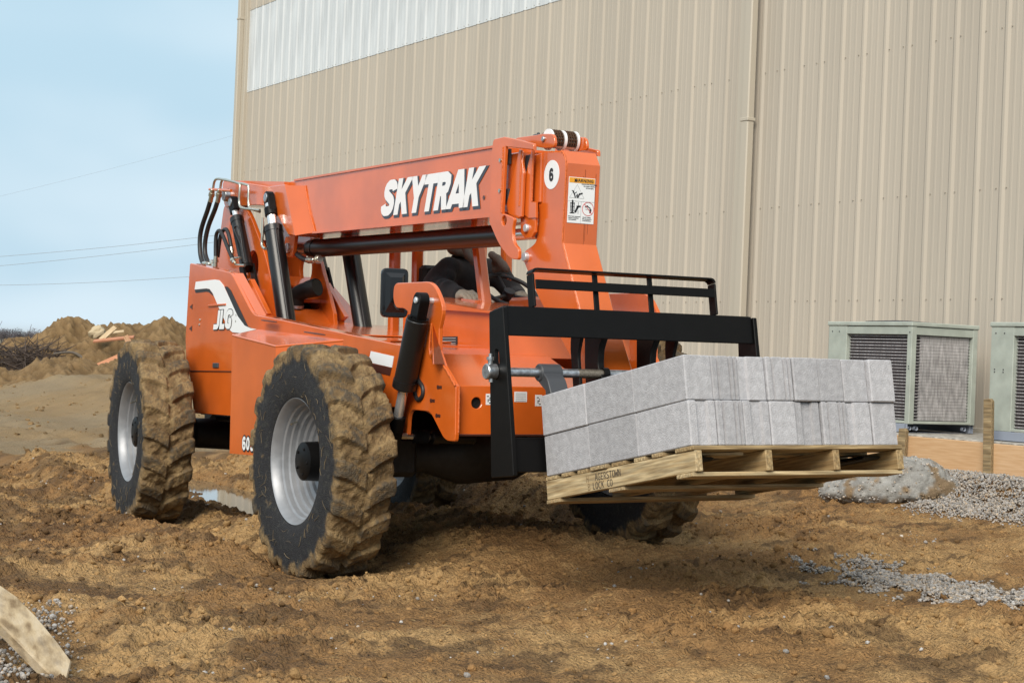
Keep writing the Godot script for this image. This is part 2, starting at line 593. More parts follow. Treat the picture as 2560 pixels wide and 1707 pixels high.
func setup_noise() -> void:
	var S2 := FastNoiseLite.TYPE_SIMPLEX_SMOOTH
	for q in [[n_big, 0.45, 2, 11], [n_mid, 1.9, 3, 12], [n_fine, 19.0, 3, 13], [n_mask, 0.55, 3, 14], [n_tone, 0.8, 5, 15]]:
		var n: FastNoiseLite = q[0]
		n.noise_type = S2
		n.frequency = q[1]
		n.fractal_octaves = q[2]
		n.seed = q[3]
	n_lump.noise_type = FastNoiseLite.TYPE_CELLULAR
	n_lump.cellular_return_type = FastNoiseLite.RETURN_DISTANCE
	n_lump.cellular_jitter = 1.0
	n_lump.frequency = 8.5
	n_lump.fractal_type = FastNoiseLite.FRACTAL_FBM
	n_lump.fractal_octaves = 3
	n_lump.seed = 16
	n_lump.domain_warp_enabled = true
	n_lump.domain_warp_amplitude = 0.10
	n_lump.domain_warp_frequency = 4.0

func ramp(x: float, ks: Array) -> float:
	if x <= ks[0][0]: return ks[0][1]
	for i in range(1, ks.size()):
		if x < ks[i][0]:
			return lerpf(ks[i - 1][1], ks[i][1], smoothstep(ks[i - 1][0], ks[i][0], x))
	return ks[ks.size() - 1][1]

const RISE := [[-1.2, 0.0], [1.1, 0.13], [2.4, 0.20], [3.4, 0.27], [4.0, 0.33], [4.6, 0.52], [6.2, 0.56], [30.0, 0.3]]
# heaps of spoil: x, z, radius x, radius z, height
const HEAPS := [
	[-2.15, -3.3, 0.38, 0.32, 0.13], [-2.6, -2.2, 0.6, 0.4, 0.07], [-2.0, -4.6, 0.6, 0.7, 0.12], [-0.2, -1.7, 0.35, 0.6, 0.13], [-1.0, -1.55, 0.3, 0.5, 0.10],
	[0.15, -0.10, 0.35, 0.5, 0.10], [1.6, -2.0, 0.6, 0.9, 0.22], [2.2, -3.2, 1.0, 0.9, 0.30], [2.6, -6.5, 1.4, 2.0, 0.34], [-0.2, -7.5, 1.2, 1.0, 0.12], [0.1, 0.45, 0.7, 0.35, 0.06],
	[-1.0, 2.3, 0.7, 0.3, 0.05], [-0.2, 2.0, 0.4, 0.35, 0.06], [-2.6, 1.3, 0.5, 0.4, 0.05], [-3.0, 0.0, 0.7, 0.6, 0.06], [-1.75, -0.9, 0.35, 0.55, 0.09], [1.75, 0.9, 0.7, 0.5, 0.05], [-3.25, 2.5, 0.38, 0.30, -0.12]]

func base_h(x: float, z: float) -> float:
	var back := smoothstep(-0.4, -3.2, z) * (1.0 - smoothstep(2.2, 4.2, x))
	var h := ramp(x, RISE)
	h = lerpf(h, -0.03 + 0.5 * smoothstep(2.5, 7.0, x), back)
	h += n_big.get_noise_2d(x, z) * 0.035
	# wheel tracks left behind the machine, and the puddle hollow between them
	for tx in [-1.06, 1.09]:
		var d: float = abs(x - tx - 0.06 * sin(z * 1.3))
		var on := smoothstep(0.35, -0.1, z) * smoothstep(-30.0, -6.0, z)
		if d < 0.7:
			h += on * (-0.07 * exp(-pow(d / 0.17, 2.0)) + 0.06 * exp(-pow((d - 0.34) / 0.14, 2.0)))
	h -= 0.16 * exp(-pow((x - 0.30 + 0.13 * (z + 4.6)) / 0.30, 2.0)) * smoothstep(-8.6, -6.2, z) * smoothstep(-2.6, -3.6, z)
	h -= 0.12 * exp(-pow((x - 1.95) / 0.30, 2.0) - pow((z + 3.85) / 0.35, 2.0))
	for g in HEAPS:
		var a: float = (x - g[0]) / g[2]
		var b: float = (z - g[1]) / g[3]
		var q := a * a + b * b
		if q < 6.0: h += g[4] * exp(-q)
	return h

func rough_at(x: float, z: float) -> float:
	var m := 0.30 + 0.70 * smoothstep(-0.25, 0.35, n_mask.get_noise_2d(x, z))
	m = lerpf(m, 1.0, 0.75 * smoothstep(0.6, -1.2, z) * smoothstep(3.0, 0.5, x))
	return m

func ground_h(x: float, z: float, fine := 1.0) -> float:
	var h := base_h(x, z)
	var r := rough_at(x, z)
	var lumps := 0.55 - n_lump.get_noise_2d(x, z)
	h += n_mid.get_noise_2d(x, z) * (0.008 + 0.026 * r) * (1.0 - 0.45 * smoothstep(-0.6, 0.8, x) * smoothstep(-1.0, 0.6, z))
	h += fine * (lumps * lumps * (0.008 + 0.040 * r) + n_fine.get_noise_2d(x, z) * (0.007 + 0.011 * r))
	# the wheels press the soil flat
	for c in [[-1.058, 0.03, 0.0], [1.09, 0.03, 0.158], [-1.057, -3.09, -0.013], [1.093, -3.09, -0.059]]:
		var q := pow((x - c[0]) / 0.24, 2.0) + pow((z - c[1]) / 0.30, 2.0)
		if q < 5.0: h = lerpf(h, c[2] + 0.012, exp(-q * q * 0.6))
	# graded edge along the form boards
	return lerpf(h, 0.545, smoothstep(4.10, 4.60, x) * smoothstep(-4.0, -2.6, z))

func soil_tone(x: float, z: float, h: float) -> Color:
	var t := n_tone.get_noise_2d(x, z) * 0.6 + 0.5
	var f := n_fine.get_noise_2d(x * 0.6 + 40.0, z * 0.6)
	var wet := smoothstep(0.16, 0.34, 0.7 * n_mask.get_noise_2d(x * 1.5 + 31.0, z * 2.4 - 8.0) + 0.45 * n_mid.get_noise_2d(x * 1.3 + 5.0, z * 2.0) + 0.3 * f + 0.16 * smoothstep(1.0, -2.5, z) + 0.17 * smoothstep(-1.3, -2.8, x))
	var c := Color(0.375, 0.213, 0.088).lerp(Color(0.55, 0.35, 0.157), smoothstep(0.35, 0.75, t + f * 0.18))
	c = c.lerp(Color(0.125, 0.074, 0.037), wet * (0.66 + f * 0.30))
	# graded stone drive beyond the mud, its edge ragged
	var far := smoothstep(-0.25, 0.25, -10.5 - z + 2.2 * n_mask.get_noise_2d(x * 0.5, z * 0.5) + 0.7 * n_mid.get_noise_2d(x, z))
	var pale := smoothstep(0.35, 0.62, n_tone.get_noise_2d(x * 0.22 + 9.0, z * 0.22) * 0.5 + 0.55)
	c = c.lerp(Color(0.47, 0.335, 0.18).lerp(Color(0.44, 0.365, 0.25), pale * 0.6), far * 0.9)
	return c

func soil_patch(called: String, x0: float, x1: float, z0: float, z1: float, step: float, fine: float, m: Material) -> MeshInstance3D:
	var nx := int(round((x1 - x0) / step)) + 1
	var nzz := int(round((z1 - z0) / step)) + 1
	var v := PackedVector3Array(); v.resize(nx * nzz)
	var n := PackedVector3Array(); n.resize(nx * nzz)
	var c := PackedColorArray(); c.resize(nx * nzz)
	for j in nzz:
		var z := z0 + j * step
		for i in nx:
			var x := x0 + i * step
			var h := ground_h(x, z, fine)
			var k := j * nx + i
			v[k] = Vector3(x, h, z)
			c[k] = soil_tone(x, z, h)
	for j in nzz:
		for i in nx:
			var l := v[j * nx + max(i - 1, 0)]
			var r := v[j * nx + min(i + 1, nx - 1)]
			var d := v[max(j - 1, 0) * nx + i]
			var u := v[min(j + 1, nzz - 1) * nx + i]
			n[j * nx + i] = (u - d).cross(r - l).normalized()
	var ix := PackedInt32Array(); ix.resize((nx - 1) * (nzz - 1) * 6)
	var q := 0
	for j in nzz - 1:
		for i in nx - 1:
			var a := j * nx + i
			ix[q] = a; ix[q + 1] = a + 1; ix[q + 2] = a + nx
			ix[q + 3] = a + 1; ix[q + 4] = a + nx + 1; ix[q + 5] = a + nx
			q += 6
	var arr := []
	arr.resize(Mesh.ARRAY_MAX)
	arr[Mesh.ARRAY_VERTEX] = v
	arr[Mesh.ARRAY_NORMAL] = n
	arr[Mesh.ARRAY_COLOR] = c
	arr[Mesh.ARRAY_INDEX] = ix
	var am := ArrayMesh.new()
	am.add_surface_from_arrays(Mesh.PRIMITIVE_TRIANGLES, arr)
	return put(called, am, m)

# uneven stone: an icosphere pushed about by noise
func stone_mesh(sd: int, flat := 0.7, sub := 1, amount := 0.28) -> ArrayMesh:
	var sm := SphereMesh.new()
	sm.radius = 1.0; sm.height = 2.0
	sm.radial_segments = 6 + 4 * sub
	sm.rings = 3 + 2 * sub
	var arr := sm.get_mesh_arrays()
	var v: PackedVector3Array = arr[Mesh.ARRAY_VERTEX]
	var f := FastNoiseLite.new()
	f.seed = sd
	f.frequency = 0.9
	f.fractal_octaves = 2
	for i in v.size():
		var d := v[i].normalized()
		var k := 1.0 + amount * f.get_noise_3dv(d * 1.3) * 2.0
		# knock facets off
		for a in 4:
			var fn := Vector3(sin(sd * 3.1 + a * 2.0), cos(sd * 1.7 + a * 4.0), sin(sd * 0.7 + a * 5.3)).normalized()
			var t := d.dot(fn)
			if t > 0.0: k = min(k, 0.78 / max(t, 0.05))
		v[i] = d * k * Vector3(1.0, flat, 0.85)
	var st := S()
	var idx: PackedInt32Array = arr[Mesh.ARRAY_INDEX]
	for i in range(0, idx.size(), 3):
		var a := v[idx[i]]
		var b := v[idx[i + 1]]
		var c := v[idx[i + 2]]
		var nn := (b - a).cross(c - a)
		if nn.length() < 1e-9: continue
		nn = nn.normalized()
		if nn.dot(a + b + c) < 0.0: nn = -nn
		var w := 0.45
		tri(st, a, b, c, nn.lerp(a.normalized(), w).normalized(), nn.lerp(b.normalized(), w).normalized(), nn.lerp(c.normalized(), w).normalized())
	return st.commit()

func scatter(called: String, mesh: Mesh, m: Material, spots: Array, label: String, category: String, parent: Node3D = null) -> void:
	var mm := MultiMesh.new()
	mm.transform_format = MultiMesh.TRANSFORM_3D
	mm.use_colors = true
	mm.mesh = mesh
	mm.instance_count = spots.size()
	for i in spots.size():
		mm.set_instance_transform(i, spots[i][0])
		mm.set_instance_color(i, spots[i][1])
	var o := MultiMeshInstance3D.new()
	o.multimesh = mm
	o.material_override = m
	if parent == null:
		o.name = numbered(called)
		add_child(o)
	else:
		o.name = called
		parent.add_child(o, true)
	tag(o, label, category, "", "stuff")

func tumble(p: Vector3, s: float) -> Transform3D:
	var b := Basis.from_euler(Vector3(rng.randf() * 0.7, rng.randf() * TAU, rng.randf() * 0.7)).scaled(Vector3.ONE * s)
	return Transform3D(b, p)

func greyish() -> Color:
	var k := rng.randf_range(0.26, 0.62)
	return Color(k * 0.98, k * 0.975, k * 0.985).lerp(Color(k * 1.25, k * 0.95, k * 0.62), pow(rng.randf(), 2.0) * 0.75)

func build_ground() -> void:
	setup_noise()
	tag(soil_patch("ground", -5.4, 6.1, -8.0, 6.2, 0.0235, 1.0, M.soil), "", "", "", "structure")
	tag(soil_patch("yard_ground", -12.0, 22.0, -40.0, -8.0, 0.13, 0.8, M.soil), "", "", "", "structure")
	# the land beyond, as far as the horizon
	var st := S()
	var fm := mat(lin(0.20, 0.17, 0.085), 0.95)
	grain(fm, M.t_mid, Vector3(0.11, 0.11, 0.11), null, 0.0, true)
	for i in 4:
		var q: Array = [[-900, -1200, 900, -39.8], [-900, -40, -11.8, 400], [21.8, -40, 900, 400], [-12, 6.0, 22, 400]][i]
		fquad(st, Vector3(q[0], -0.02, q[1]), Vector3(q[2], -0.02, q[1]), Vector3(q[2], -0.02, q[3]), Vector3(q[0], -0.02, q[3]), Vector3(0, -50, 0))
	fquad(st, Vector3(6.0, 0.1, -8.1), Vector3(22, 0.1, -8.1), Vector3(22, 0.1, 6.2), Vector3(6.0, 0.1, 6.2), Vector3(0, -50, 0))
	fquad(st, Vector3(-12, -0.03, -8.1), Vector3(-5.3, -0.03, -8.1), Vector3(-5.3, -0.03, 6.2), Vector3(-12, -0.03, 6.2), Vector3(0, -50, 0))
	tag(obj("field", st, fm), "", "", "", "structure")
	# rain water standing in the ruts
	for p in [[0.40, -5.2, 0.56, 2.3, 0.002], [1.95, -3.85, 0.55, 0.45, 0.02]]:
		var ws := S()
		var ring := []
		for k in 40:
			var a := TAU * k / 40.0
			var rr := 1.0 + 0.25 * nz.get_noise_2d(cos(a) * 90.0 + p[1] * 50.0, sin(a) * 90.0)
			ring.append(Vector3(p[0] + cos(a) * p[2] * rr - 0.13 * sin(a) * p[3] * rr, p[4], p[1] + sin(a) * p[3] * rr))
		for k in 40:
			ftri(ws, Vector3(p[0], p[4], p[1]), ring[k], ring[(k + 1) % 40], Vector3.UP)
		tag(obj("puddle", ws, M.water), "", "", "", "structure")
	# clods of earth
	var kinds := []
	for i in 4: kinds.append(stone_mesh(5 + i, 0.7, 1, 0.34))
	for i in 4:
		var spots := []
		var n := 6500
		while spots.size() < n:
			var x := rng.randf_range(-4.4, 5.6)
			var z := rng.randf_range(-8.0, 5.0)
			var rr := rough_at(x, z)
			if rng.randf() > 0.10 + 0.9 * rr * rr: continue
			var s := 0.0035 + 0.014 * pow(rng.randf(), 3.5) + 0.026 * pow(rng.randf(), 18.0)
			var h := ground_h(x, z)
			var c := soil_tone(x, z, h) * rng.randf_range(0.62, 1.12)
			spots.append([tumble(Vector3(x, h + s * 0.15, z), s), c])
		scatter("soil_clods", kinds[i], M.clod, spots, "loose brown clods of earth strewn over the mud", "soil")
	# bits of straw
	var straw := S()
	box(straw, Vector3.ZERO, Vector3(1, 0.05, 0.05), 0.0)
	var bits := []
	for k in 900:
		var x := rng.randf_range(-4.4, 4.0)
		var z := rng.randf_range(-6.0, 4.8)
		bits.append([Transform3D(Basis.from_euler(Vector3(0, rng.randf() * TAU, rng.randf_range(-0.3, 0.3))).scaled(Vector3.ONE * rng.randf_range(0.02, 0.06)), Vector3(x, ground_h(x, z) + 0.004, z)), Color(0.42, 0.31, 0.16) * rng.randf_range(0.6, 1.2)])
	scatter("straw", straw.commit(), M.clod, bits, "bits of dry straw trodden into the mud", "straw")
	# clods dropped over the drive beyond
	var far_spots := []
	for k in 9000:
		var z := -8.0 - 32.0 * pow(rng.randf(), 0.8)
		var x := rng.randf_range(-4.0, 6.0) + (-8.0 - z) * 0.30
		var s := 0.008 + 0.04 * pow(rng.randf(), 4.0)
		if n_mask.get_noise_2d(x * 0.7, z * 0.7) < rng.randf_range(-0.3, 0.3): continue
		far_spots.append([tumble(Vector3(x, ground_h(x, z, 0.6) + s * 0.1, z), s), Color(0.30, 0.20, 0.10) * rng.randf_range(0.6, 1.4)])
	scatter("far_clods", kinds[0], M.clod, far_spots, "brown clods dropped over the pale drive behind the machine", "soil")
	# loose grey stones trodden into the mud, thickest in the foreground
	var g_kinds := [stone_mesh(31, 0.6, 1, 0.2), stone_mesh(32, 0.75, 1, 0.2)]
	for i in 2:
		var spots := []
		while spots.size() < 650:
			var x := rng.randf_range(-4.4, 4.5)
			var z := rng.randf_range(-7.5, 4.8)
			var k := smoothstep(0.05, 0.5, n_tone.get_noise_2d(x * 1.3 + 60.0, z * 1.3))
			k = max(k, exp(-pow((x + 0.75) / 0.5, 2.0) - pow((z - 2.7) / 0.3, 2.0)) + exp(-pow((x + 1.75) / 0.3, 2.0) - pow((z - 1.75) / 0.2, 2.0)))
			if rng.randf() > k + 0.02: continue
			var s := 0.003 + 0.010 * pow(rng.randf(), 3.0) + 0.012 * pow(rng.randf(), 20.0)
			spots.append([tumble(Vector3(x, ground_h(x, z) + s * 0.3, z), s), greyish() * 1.15])
		scatter("loose_stones", g_kinds[i], M.clod, spots, "small grey stones lying loose on the mud", "stones")
	# gravel: the strip beside the form boards, the spill on the mud, and the corner below the slab
	gravel("gravel_bed", func(x: float, z: float) -> float:
		var edge := 3.78 + 0.12 * n_mid.get_noise_1d(z * 0.6) + 0.62 * smoothstep(-0.28, -0.60, z)
		return smoothstep(edge - 0.25, edge + 0.12, x) * (1.0 - smoothstep(4.5, 4.56, x)), 3.1, 4.58, -3.0, 2.6, 30000, 0.0080, "grey crushed stone laid along the pine form boards")
	gravel("gravel_spill", func(x: float, z: float) -> float:
		var k := exp(-pow((x - 1.40 + 0.05 * (z - 2.2)) / 0.36, 2.0) - pow((z - 2.4) / 1.05, 2.0))
		return smoothstep(0.26, 0.80, k + 0.55 * n_mid.get_noise_2d(x * 2.0, z * 2.0) + 0.25 * n_lump.get_noise_2d(x, z)), 0.4, 2.6, 0.6, 4.6, 15000, 0.0078, "low spill of pale grey gravel lying on the mud")
	gravel("gravel_corner", func(x: float, z: float) -> float:
		return smoothstep(-3.05, -3.22, x + 0.35 * (z - 2.2) + 0.10 * n_mid.get_noise_2d(x, z)), -4.6, -2.7, 1.2, 4.2, 6000, 0.0095, "blue grey gravel under the broken concrete slab")

func gravel(called: String, density: Callable, x0: float, x1: float, z0: float, z1: float, n: int, size: float, label: String) -> void:
	var spots := []
	var tries := 0
	while spots.size() < n and tries < n * 12:
		tries += 1
		var x := rng.randf_range(x0, x1)
		var z := rng.randf_range(z0, z1)
		var k: float = density.call(x, z)
		if rng.randf() > k: continue
		var s := size * (0.5 + 0.6 * rng.randf() + 0.9 * pow(rng.randf(), 6.0))
		spots.append([tumble(Vector3(x, ground_h(x, z) + s * rng.randf_range(0.0, 0.9) + 0.02 * k, z), s), greyish()])
	scatter(called, stone_mesh(50 + called.length(), 0.75, 0, 0.2), M.clod, spots, label, "gravel")

# ================================================================= metal building, pad, condensers
const WALL_X := 6.031        # wall plane: x = WALL_X + WALL_K * z
const WALL_K := 0.01587
const CORNER_Z := -19.55

# ribbed cladding profile: (along, out) over one panel 0.914 m wide
func clad_profile() -> Array:
	var o := []
	for k in 3:
		var b := k * 0.3048
		o.append_array([[b, 0.0], [b + 0.008, 0.0], [b + 0.034, 0.017], [b + 0.060, 0.017], [b + 0.086, 0.0], [b + 0.128, 0.0], [b + 0.135, 0.0025], [b + 0.155, 0.0025], [b + 0.162, 0.0], [b + 0.212, 0.0], [b + 0.219, 0.0025], [b + 0.239, 0.0025], [b + 0.246, 0.0]])
	o.append([0.9144, 0.0])
	return o

func clad_mesh(y0: float, y1: float, lift := 0.0) -> ArrayMesh:
	var st := S()
	var pr := clad_profile()
	for i in pr.size() - 1:
		var a := Vector3(-pr[i][1] - lift, y0, pr[i][0])
		var b := Vector3(-pr[i + 1][1] - lift, y0, pr[i + 1][0])
		var up := Vector3(0, y1 - y0, 0)
		fquad(st, a, b, b + up, a + up, (a + b) * 0.5 + Vector3(0.5, (y1 - y0) * 0.5, 0))
	return st.commit()

func build_hall() -> void:
	var wallc := lin(0.435, 0.387, 0.322)
	var wm := mat(wallc, 0.5, 0.0, 0.35)
	grain(wm, noise_tex(FastNoiseLite.TYPE_SIMPLEX_SMOOTH, 0.01, 4, Color(0.95, 0.95, 0.95), Color(1, 1, 1), 256, 0.0, 40), Vector3(0.3, 0.08, 0.3))
	var trim := mat(lin(0.42, 0.375, 0.305), 0.42)
	var light := mat(lin(0.60, 0.625, 0.64), 0.35)
	grain(light, M.t_soft, Vector3(0.5, 0.12, 0.5))
	var wall_xf := Transform3D(Basis.from_euler(Vector3(0, WALL_K, 0)), Vector3(WALL_X + WALL_K * CORNER_Z, 0, CORNER_Z))
	var hall := thing("metal_building", "tall tan ribbed metal building with pale translucent strip high on its wall", "building", wall_xf)
	var lower := clad_mesh(0.80, 5.80)
	var strip := clad_mesh(5.74, 7.24, 0.006)
	var upper := clad_mesh(7.18, 10.4, 0.012)
	var count := 30
	var tones := []
	for k in 3:
		var m: StandardMaterial3D = wm.duplicate()
		m.albedo_color = wallc * [0.985, 1.0, 1.012][k]
		tones.append(m)
	for k in count:
		var at := Transform3D(Basis(), Vector3(0, 0, 0.10 + k * 0.9144))
		put("wall_panel", lower, tones[k % 3], hall, at)
		put("translucent_panel" if k < 24 else "wall_panel", strip, light if k < 24 else tones[k % 3], hall, at)
		put("wall_panel", upper, tones[(k + 1) % 3], hall, at)
	# screws along the girts
	var sc := S()
	for gy in [0.86, 1.98, 2.94, 4.34, 5.77, 7.21]:
		for k in count * 3:
			for s in [-0.018, 0.1]:
				if s < 0 and k % 2 == 1: continue
				var zz: float = 0.10 + k * 0.3048 + s
				cyl(sc, Vector3(-0.001, gy, zz), Vector3(-0.008 - (0.012 if gy > 7.0 else 0.006), gy, zz), 0.0042, 6, 0.001)
	var so := obj("screws", sc, mat(lin(0.30, 0.265, 0.215), 0.6), hall)
	so.set_meta("kind", "stuff")
	# body of the building behind the cladding, corner trim, base trim
	var body := S()
	box(body, Vector3(6.05, 5.15, 14.0), Vector3(12.0, 10.3, 27.9), 0.0)
	obj("building_core", body, trim, hall)
	var ct := S()
	box(ct, Vector3(-0.012, 5.55, 0.06), Vector3(0.10, 9.6, 0.24), 0.006)
	obj("corner_trim", ct, trim, hall)
	var bt := S()
	box(bt, Vector3(-0.03, 0.815, 13.8), Vector3(0.07, 0.07, 27.4), 0.004)
	obj("base_trim", bt, trim, hall)
	for q in [[14.38, 3.86], [-0.02, 7.05]]:
		var ds := S()
		box(ds, Vector3(-0.10, 5.6, q[0]), Vector3(0.09, 9.6, 0.115), 0.012)
		var dn := obj("downspout", ds, trim, hall)
		for yy in [q[1], q[1] + 3.2, max(q[1] - 3.0, 0.9)]:
			var bs := S()
			box(bs, Vector3(-0.10, yy, q[0]), Vector3(0.104, 0.035, 0.135), 0.004)
			obj("strap", bs, trim, dn)
	# flat flashing strip beside the downspout
	var fl := S()
	box(fl, Vector3(-0.022, 5.55, 14.20), Vector3(0.045, 9.6, 0.16), 0.004)
	obj("flashing_strip", fl, trim, hall)
	# concrete pad and its form boards
	var conc := mat(lin(0.50, 0.47, 0.42), 0.85)
	grain(conc, M.t_mid, Vector3(1.2, 1.2, 1.2), M.t_norm, 0.3, true)
	var pad := S()
	box(pad, Vector3(5.32, 0.66, -0.4), Vector3(1.28, 0.30, 6.4), 0.006)
	tag(obj("pavement", pad, conc), "", "", "", "structure")
	var pine := [wood_mat(lin(0.60, 0.40, 0.23), 0.62), wood_mat(lin(0.62, 0.42, 0.25), 0.62)]
	for k in 2:
		var bd := S()
		box(bd, Vector3.ZERO, Vector3(0.038, 0.262, 2.60), 0.003)
		var o := obj("form_board", bd, pine[k], null, Transform3D(Basis.from_euler(Vector3(0, 0.012, 0)), Vector3(4.655, 0.665, [-1.74, 0.88][k])))
		tag(o, ["pine form board beside the pad, its end behind the pallet of blocks", "pine form board beside the pad under the cropped condenser"][k], "board", "form boards along the pad")
	for m in pine: m.albedo_texture = M.t_pine
	var stakes := [[4.60, -1.33, 0.86, 0.04, "short weathered wooden stake level with the top of the form board"], [4.60, -0.38, 1.135, -0.03, "tall wooden stake standing well above the form board"]]
	for k in 2:
		var q: Array = stakes[k]
		var ss := S()
		var w := 0.036
		plate(ss, [[-w, -0.25], [w, -0.25], [w, q[2] - 0.55 - 0.02], [w * 0.5, q[2] - 0.55], [-w, q[2] - 0.55 - 0.006]], -0.02, 0.02, 0.003)
		var o := obj("wooden_stake", ss, wood_mat(lin(0.46, 0.36, 0.21), 0.8, 0.10), null, Transform3D(Basis.from_euler(Vector3(q[3], 0.2, 0)), Vector3(q[0], 0.55, q[1])))
		tag(o, q[4], "stake")
	condenser(Vector3(4.82, 0.81, -1.50), "sage green condenser unit half hidden behind the concrete blocks")
	condenser(Vector3(4.82, 0.81, 0.42), "sage green condenser unit behind the tall wooden stake, cut off by the picture edge")

func wood_mat(c: Color, rough: float, dirty := 0.0) -> StandardMaterial3D:
	var m := mat(c, rough)
	grain(m, M.t_wood, Vector3(5.0, 5.0, 0.35), M.t_normsoft, 0.15)
	if dirty > 0.0:
		m.detail_enabled = true
		m.detail_blend_mode = BaseMaterial3D.BLEND_MODE_MUL
		m.detail_albedo = M.t_mid
	return m

# air conditioning condenser: corner c is its front outer bottom corner, it runs back along -z and in along +x
func condenser(c: Vector3, label: String) -> void:
	var sage := mat(lin(0.40, 0.44, 0.39), 0.45)
	grain(sage, M.t_soft, Vector3(0.8, 0.8, 0.8))
	var coilm := mat(lin(0.68, 0.66, 0.67), 0.45, 0.3)
	grain(coilm, M.t_mid, Vector3(3, 0.6, 3))
	var inner := mat(lin(0.07, 0.06, 0.065), 0.8)
	var base := mat(lin(0.24, 0.27, 0.33), 0.5)
	var o := thing("condenser_unit", label, "air conditioner", Transform3D(Basis(), c), "condensers on the pad")
	var L := 1.04
	var D := 0.74
	var H := 0.895
	var st := S()
	# base rails with lifting holes
	for z in [-0.03, -L + 0.03]:
		var b := S()
		plate(b, [[0.0, 0.004], [D, 0.004], [D, 0.075], [0.0, 0.075]], -0.015, 0.015, 0.002, Transform3D(Basis(Vector3(0, 0, 1), Vector3(0, 1, 0), Vector3(1, 0, 0)), Vector3(0, 0, z)), [circle(0.10, 0.04, 0.016, 12), circle(D - 0.10, 0.04, 0.016, 12), circle(0.03, 0.04, 0.014, 12)])
		obj("base_rail", b, base, o)
	var br := S()
	box(br, Vector3(0.012, 0.04, -L / 2), Vector3(0.024, 0.07, L - 0.07), 0.003)
	obj("base_rail", br, base, o)
	br = S()
	box(br, Vector3(D - 0.012, 0.04, -L / 2), Vector3(0.024, 0.07, L - 0.07), 0.003)
	obj("base_rail", br, base, o)
	# corner posts (the rear one on the outer side is a wide sheet panel)
	for q in [[0.0, 0.055, 0.0, 0.055], [D - 0.055, D, 0.0, 0.055], [D - 0.055, D, L - 0.055, L], [0.0, 0.055, L - 0.235, L]]:
		var p := S()
		box(p, Vector3((q[0] + q[1]) / 2, 0.075 + (H - 0.075) / 2, -(q[2] + q[3]) / 2), Vector3(q[1] - q[0], H - 0.075, q[3] - q[2]), 0.004)
		obj("corner_post", p, sage, o)
	for q in [[0.0, 0.05, 0.0, L], [D - 0.05, D, 0.0, L]]:
		for yy in [[0.078, 0.10], [H - 0.085, H - 0.02]]:
			var p := S()
			box(p, Vector3((q[0] + q[1]) / 2, (yy[0] + yy[1]) / 2, -L / 2), Vector3(q[1] - q[0] - 0.004, yy[1] - yy[0], L - 0.06), 0.003)
			obj("side_rail", p, sage, o)
	for zz in [0.025, L - 0.025]:
		for yy in [[0.078, 0.10], [H - 0.085, H - 0.02]]:
			var p := S()
			box(p, Vector3(D / 2, (yy[0] + yy[1]) / 2, -zz), Vector3(D - 0.06, yy[1] - yy[0], 0.046), 0.003)
			obj("side_rail", p, sage, o)
	# top pan and fan guard
	var tp := S()
	box(tp, Vector3(D / 2, H + 0.002, -L / 2), Vector3(D + 0.02, 0.035, L + 0.02), 0.006)
	obj("top_panel", tp, sage, o)
	var fg := S()
	for r in [0.10, 0.17, 0.24, 0.31]:
		var ring := []
		for k in 33: ring.append(Vector3(D / 2 + cos(TAU * k / 32) * r, H + 0.045 - r * 0.06, -L / 2 + sin(TAU * k / 32) * r))
		tube(fg, ring, 0.004, 5)
	for k in 8:
		var d := Vector3(cos(TAU * k / 8), 0, sin(TAU * k / 8))
		tube(fg, [Vector3(D / 2, H + 0.042, -L / 2) + d * 0.05, Vector3(D / 2, H + 0.022, -L / 2) + d * 0.32], 0.004, 5)
	obj("fan_guard", fg, M.grey, o)
	# coil: dark core, copper lines, many thin fins
	var core := S()
	box(core, Vector3(D / 2, 0.46, -L / 2), Vector3(D - 0.11, 0.72, L - 0.11), 0.0)
	obj("coil_core", core, inner, o)
	for face in 2:
		var fin := S()
		var tubes := S()
		for k in 27:
			var y := 0.115 + k * 0.0262
			if face == 0: box(tubes, Vector3(0.036, y, -L / 2 + 0.09), Vector3(0.008, 0.006, L - 0.30), 0.0)
			else: box(tubes, Vector3(D / 2, y, -0.036), Vector3(D - 0.11, 0.006, 0.008), 0.0)
		var n := 150 if face == 0 else 120
		for k in n:
			var t := (k + 0.5) / n
			if face == 0: box(fin, Vector3(0.042, 0.455, -0.06 - t * (L - 0.30)), Vector3(0.016, 0.70, 0.0012), 0.0)
			else: box(fin, Vector3(0.13 + t * (D - 0.20), 0.455, -0.042), Vector3(0.0031, 0.70, 0.016), 0.0)
		if face == 1: obj("coil_fins", fin, coilm, o).set_meta("kind", "stuff")
		var b := obj("coil_tubes", tubes, coilm, o)
		b.set_meta("kind", "stuff")
	var sc := S()
	for p in [[0.03, 0.83], [0.03, 0.55], [0.03, 0.53]]:
		for z in [0.025, 0.90, 0.99]:
			cyl(sc, Vector3(0.001, p[1], -z), Vector3(-0.004, p[1], -z), 0.006, 6, 0.001)
	var so := obj("screws", sc, M.grey, o)
	so.set_meta("kind", "stuff")

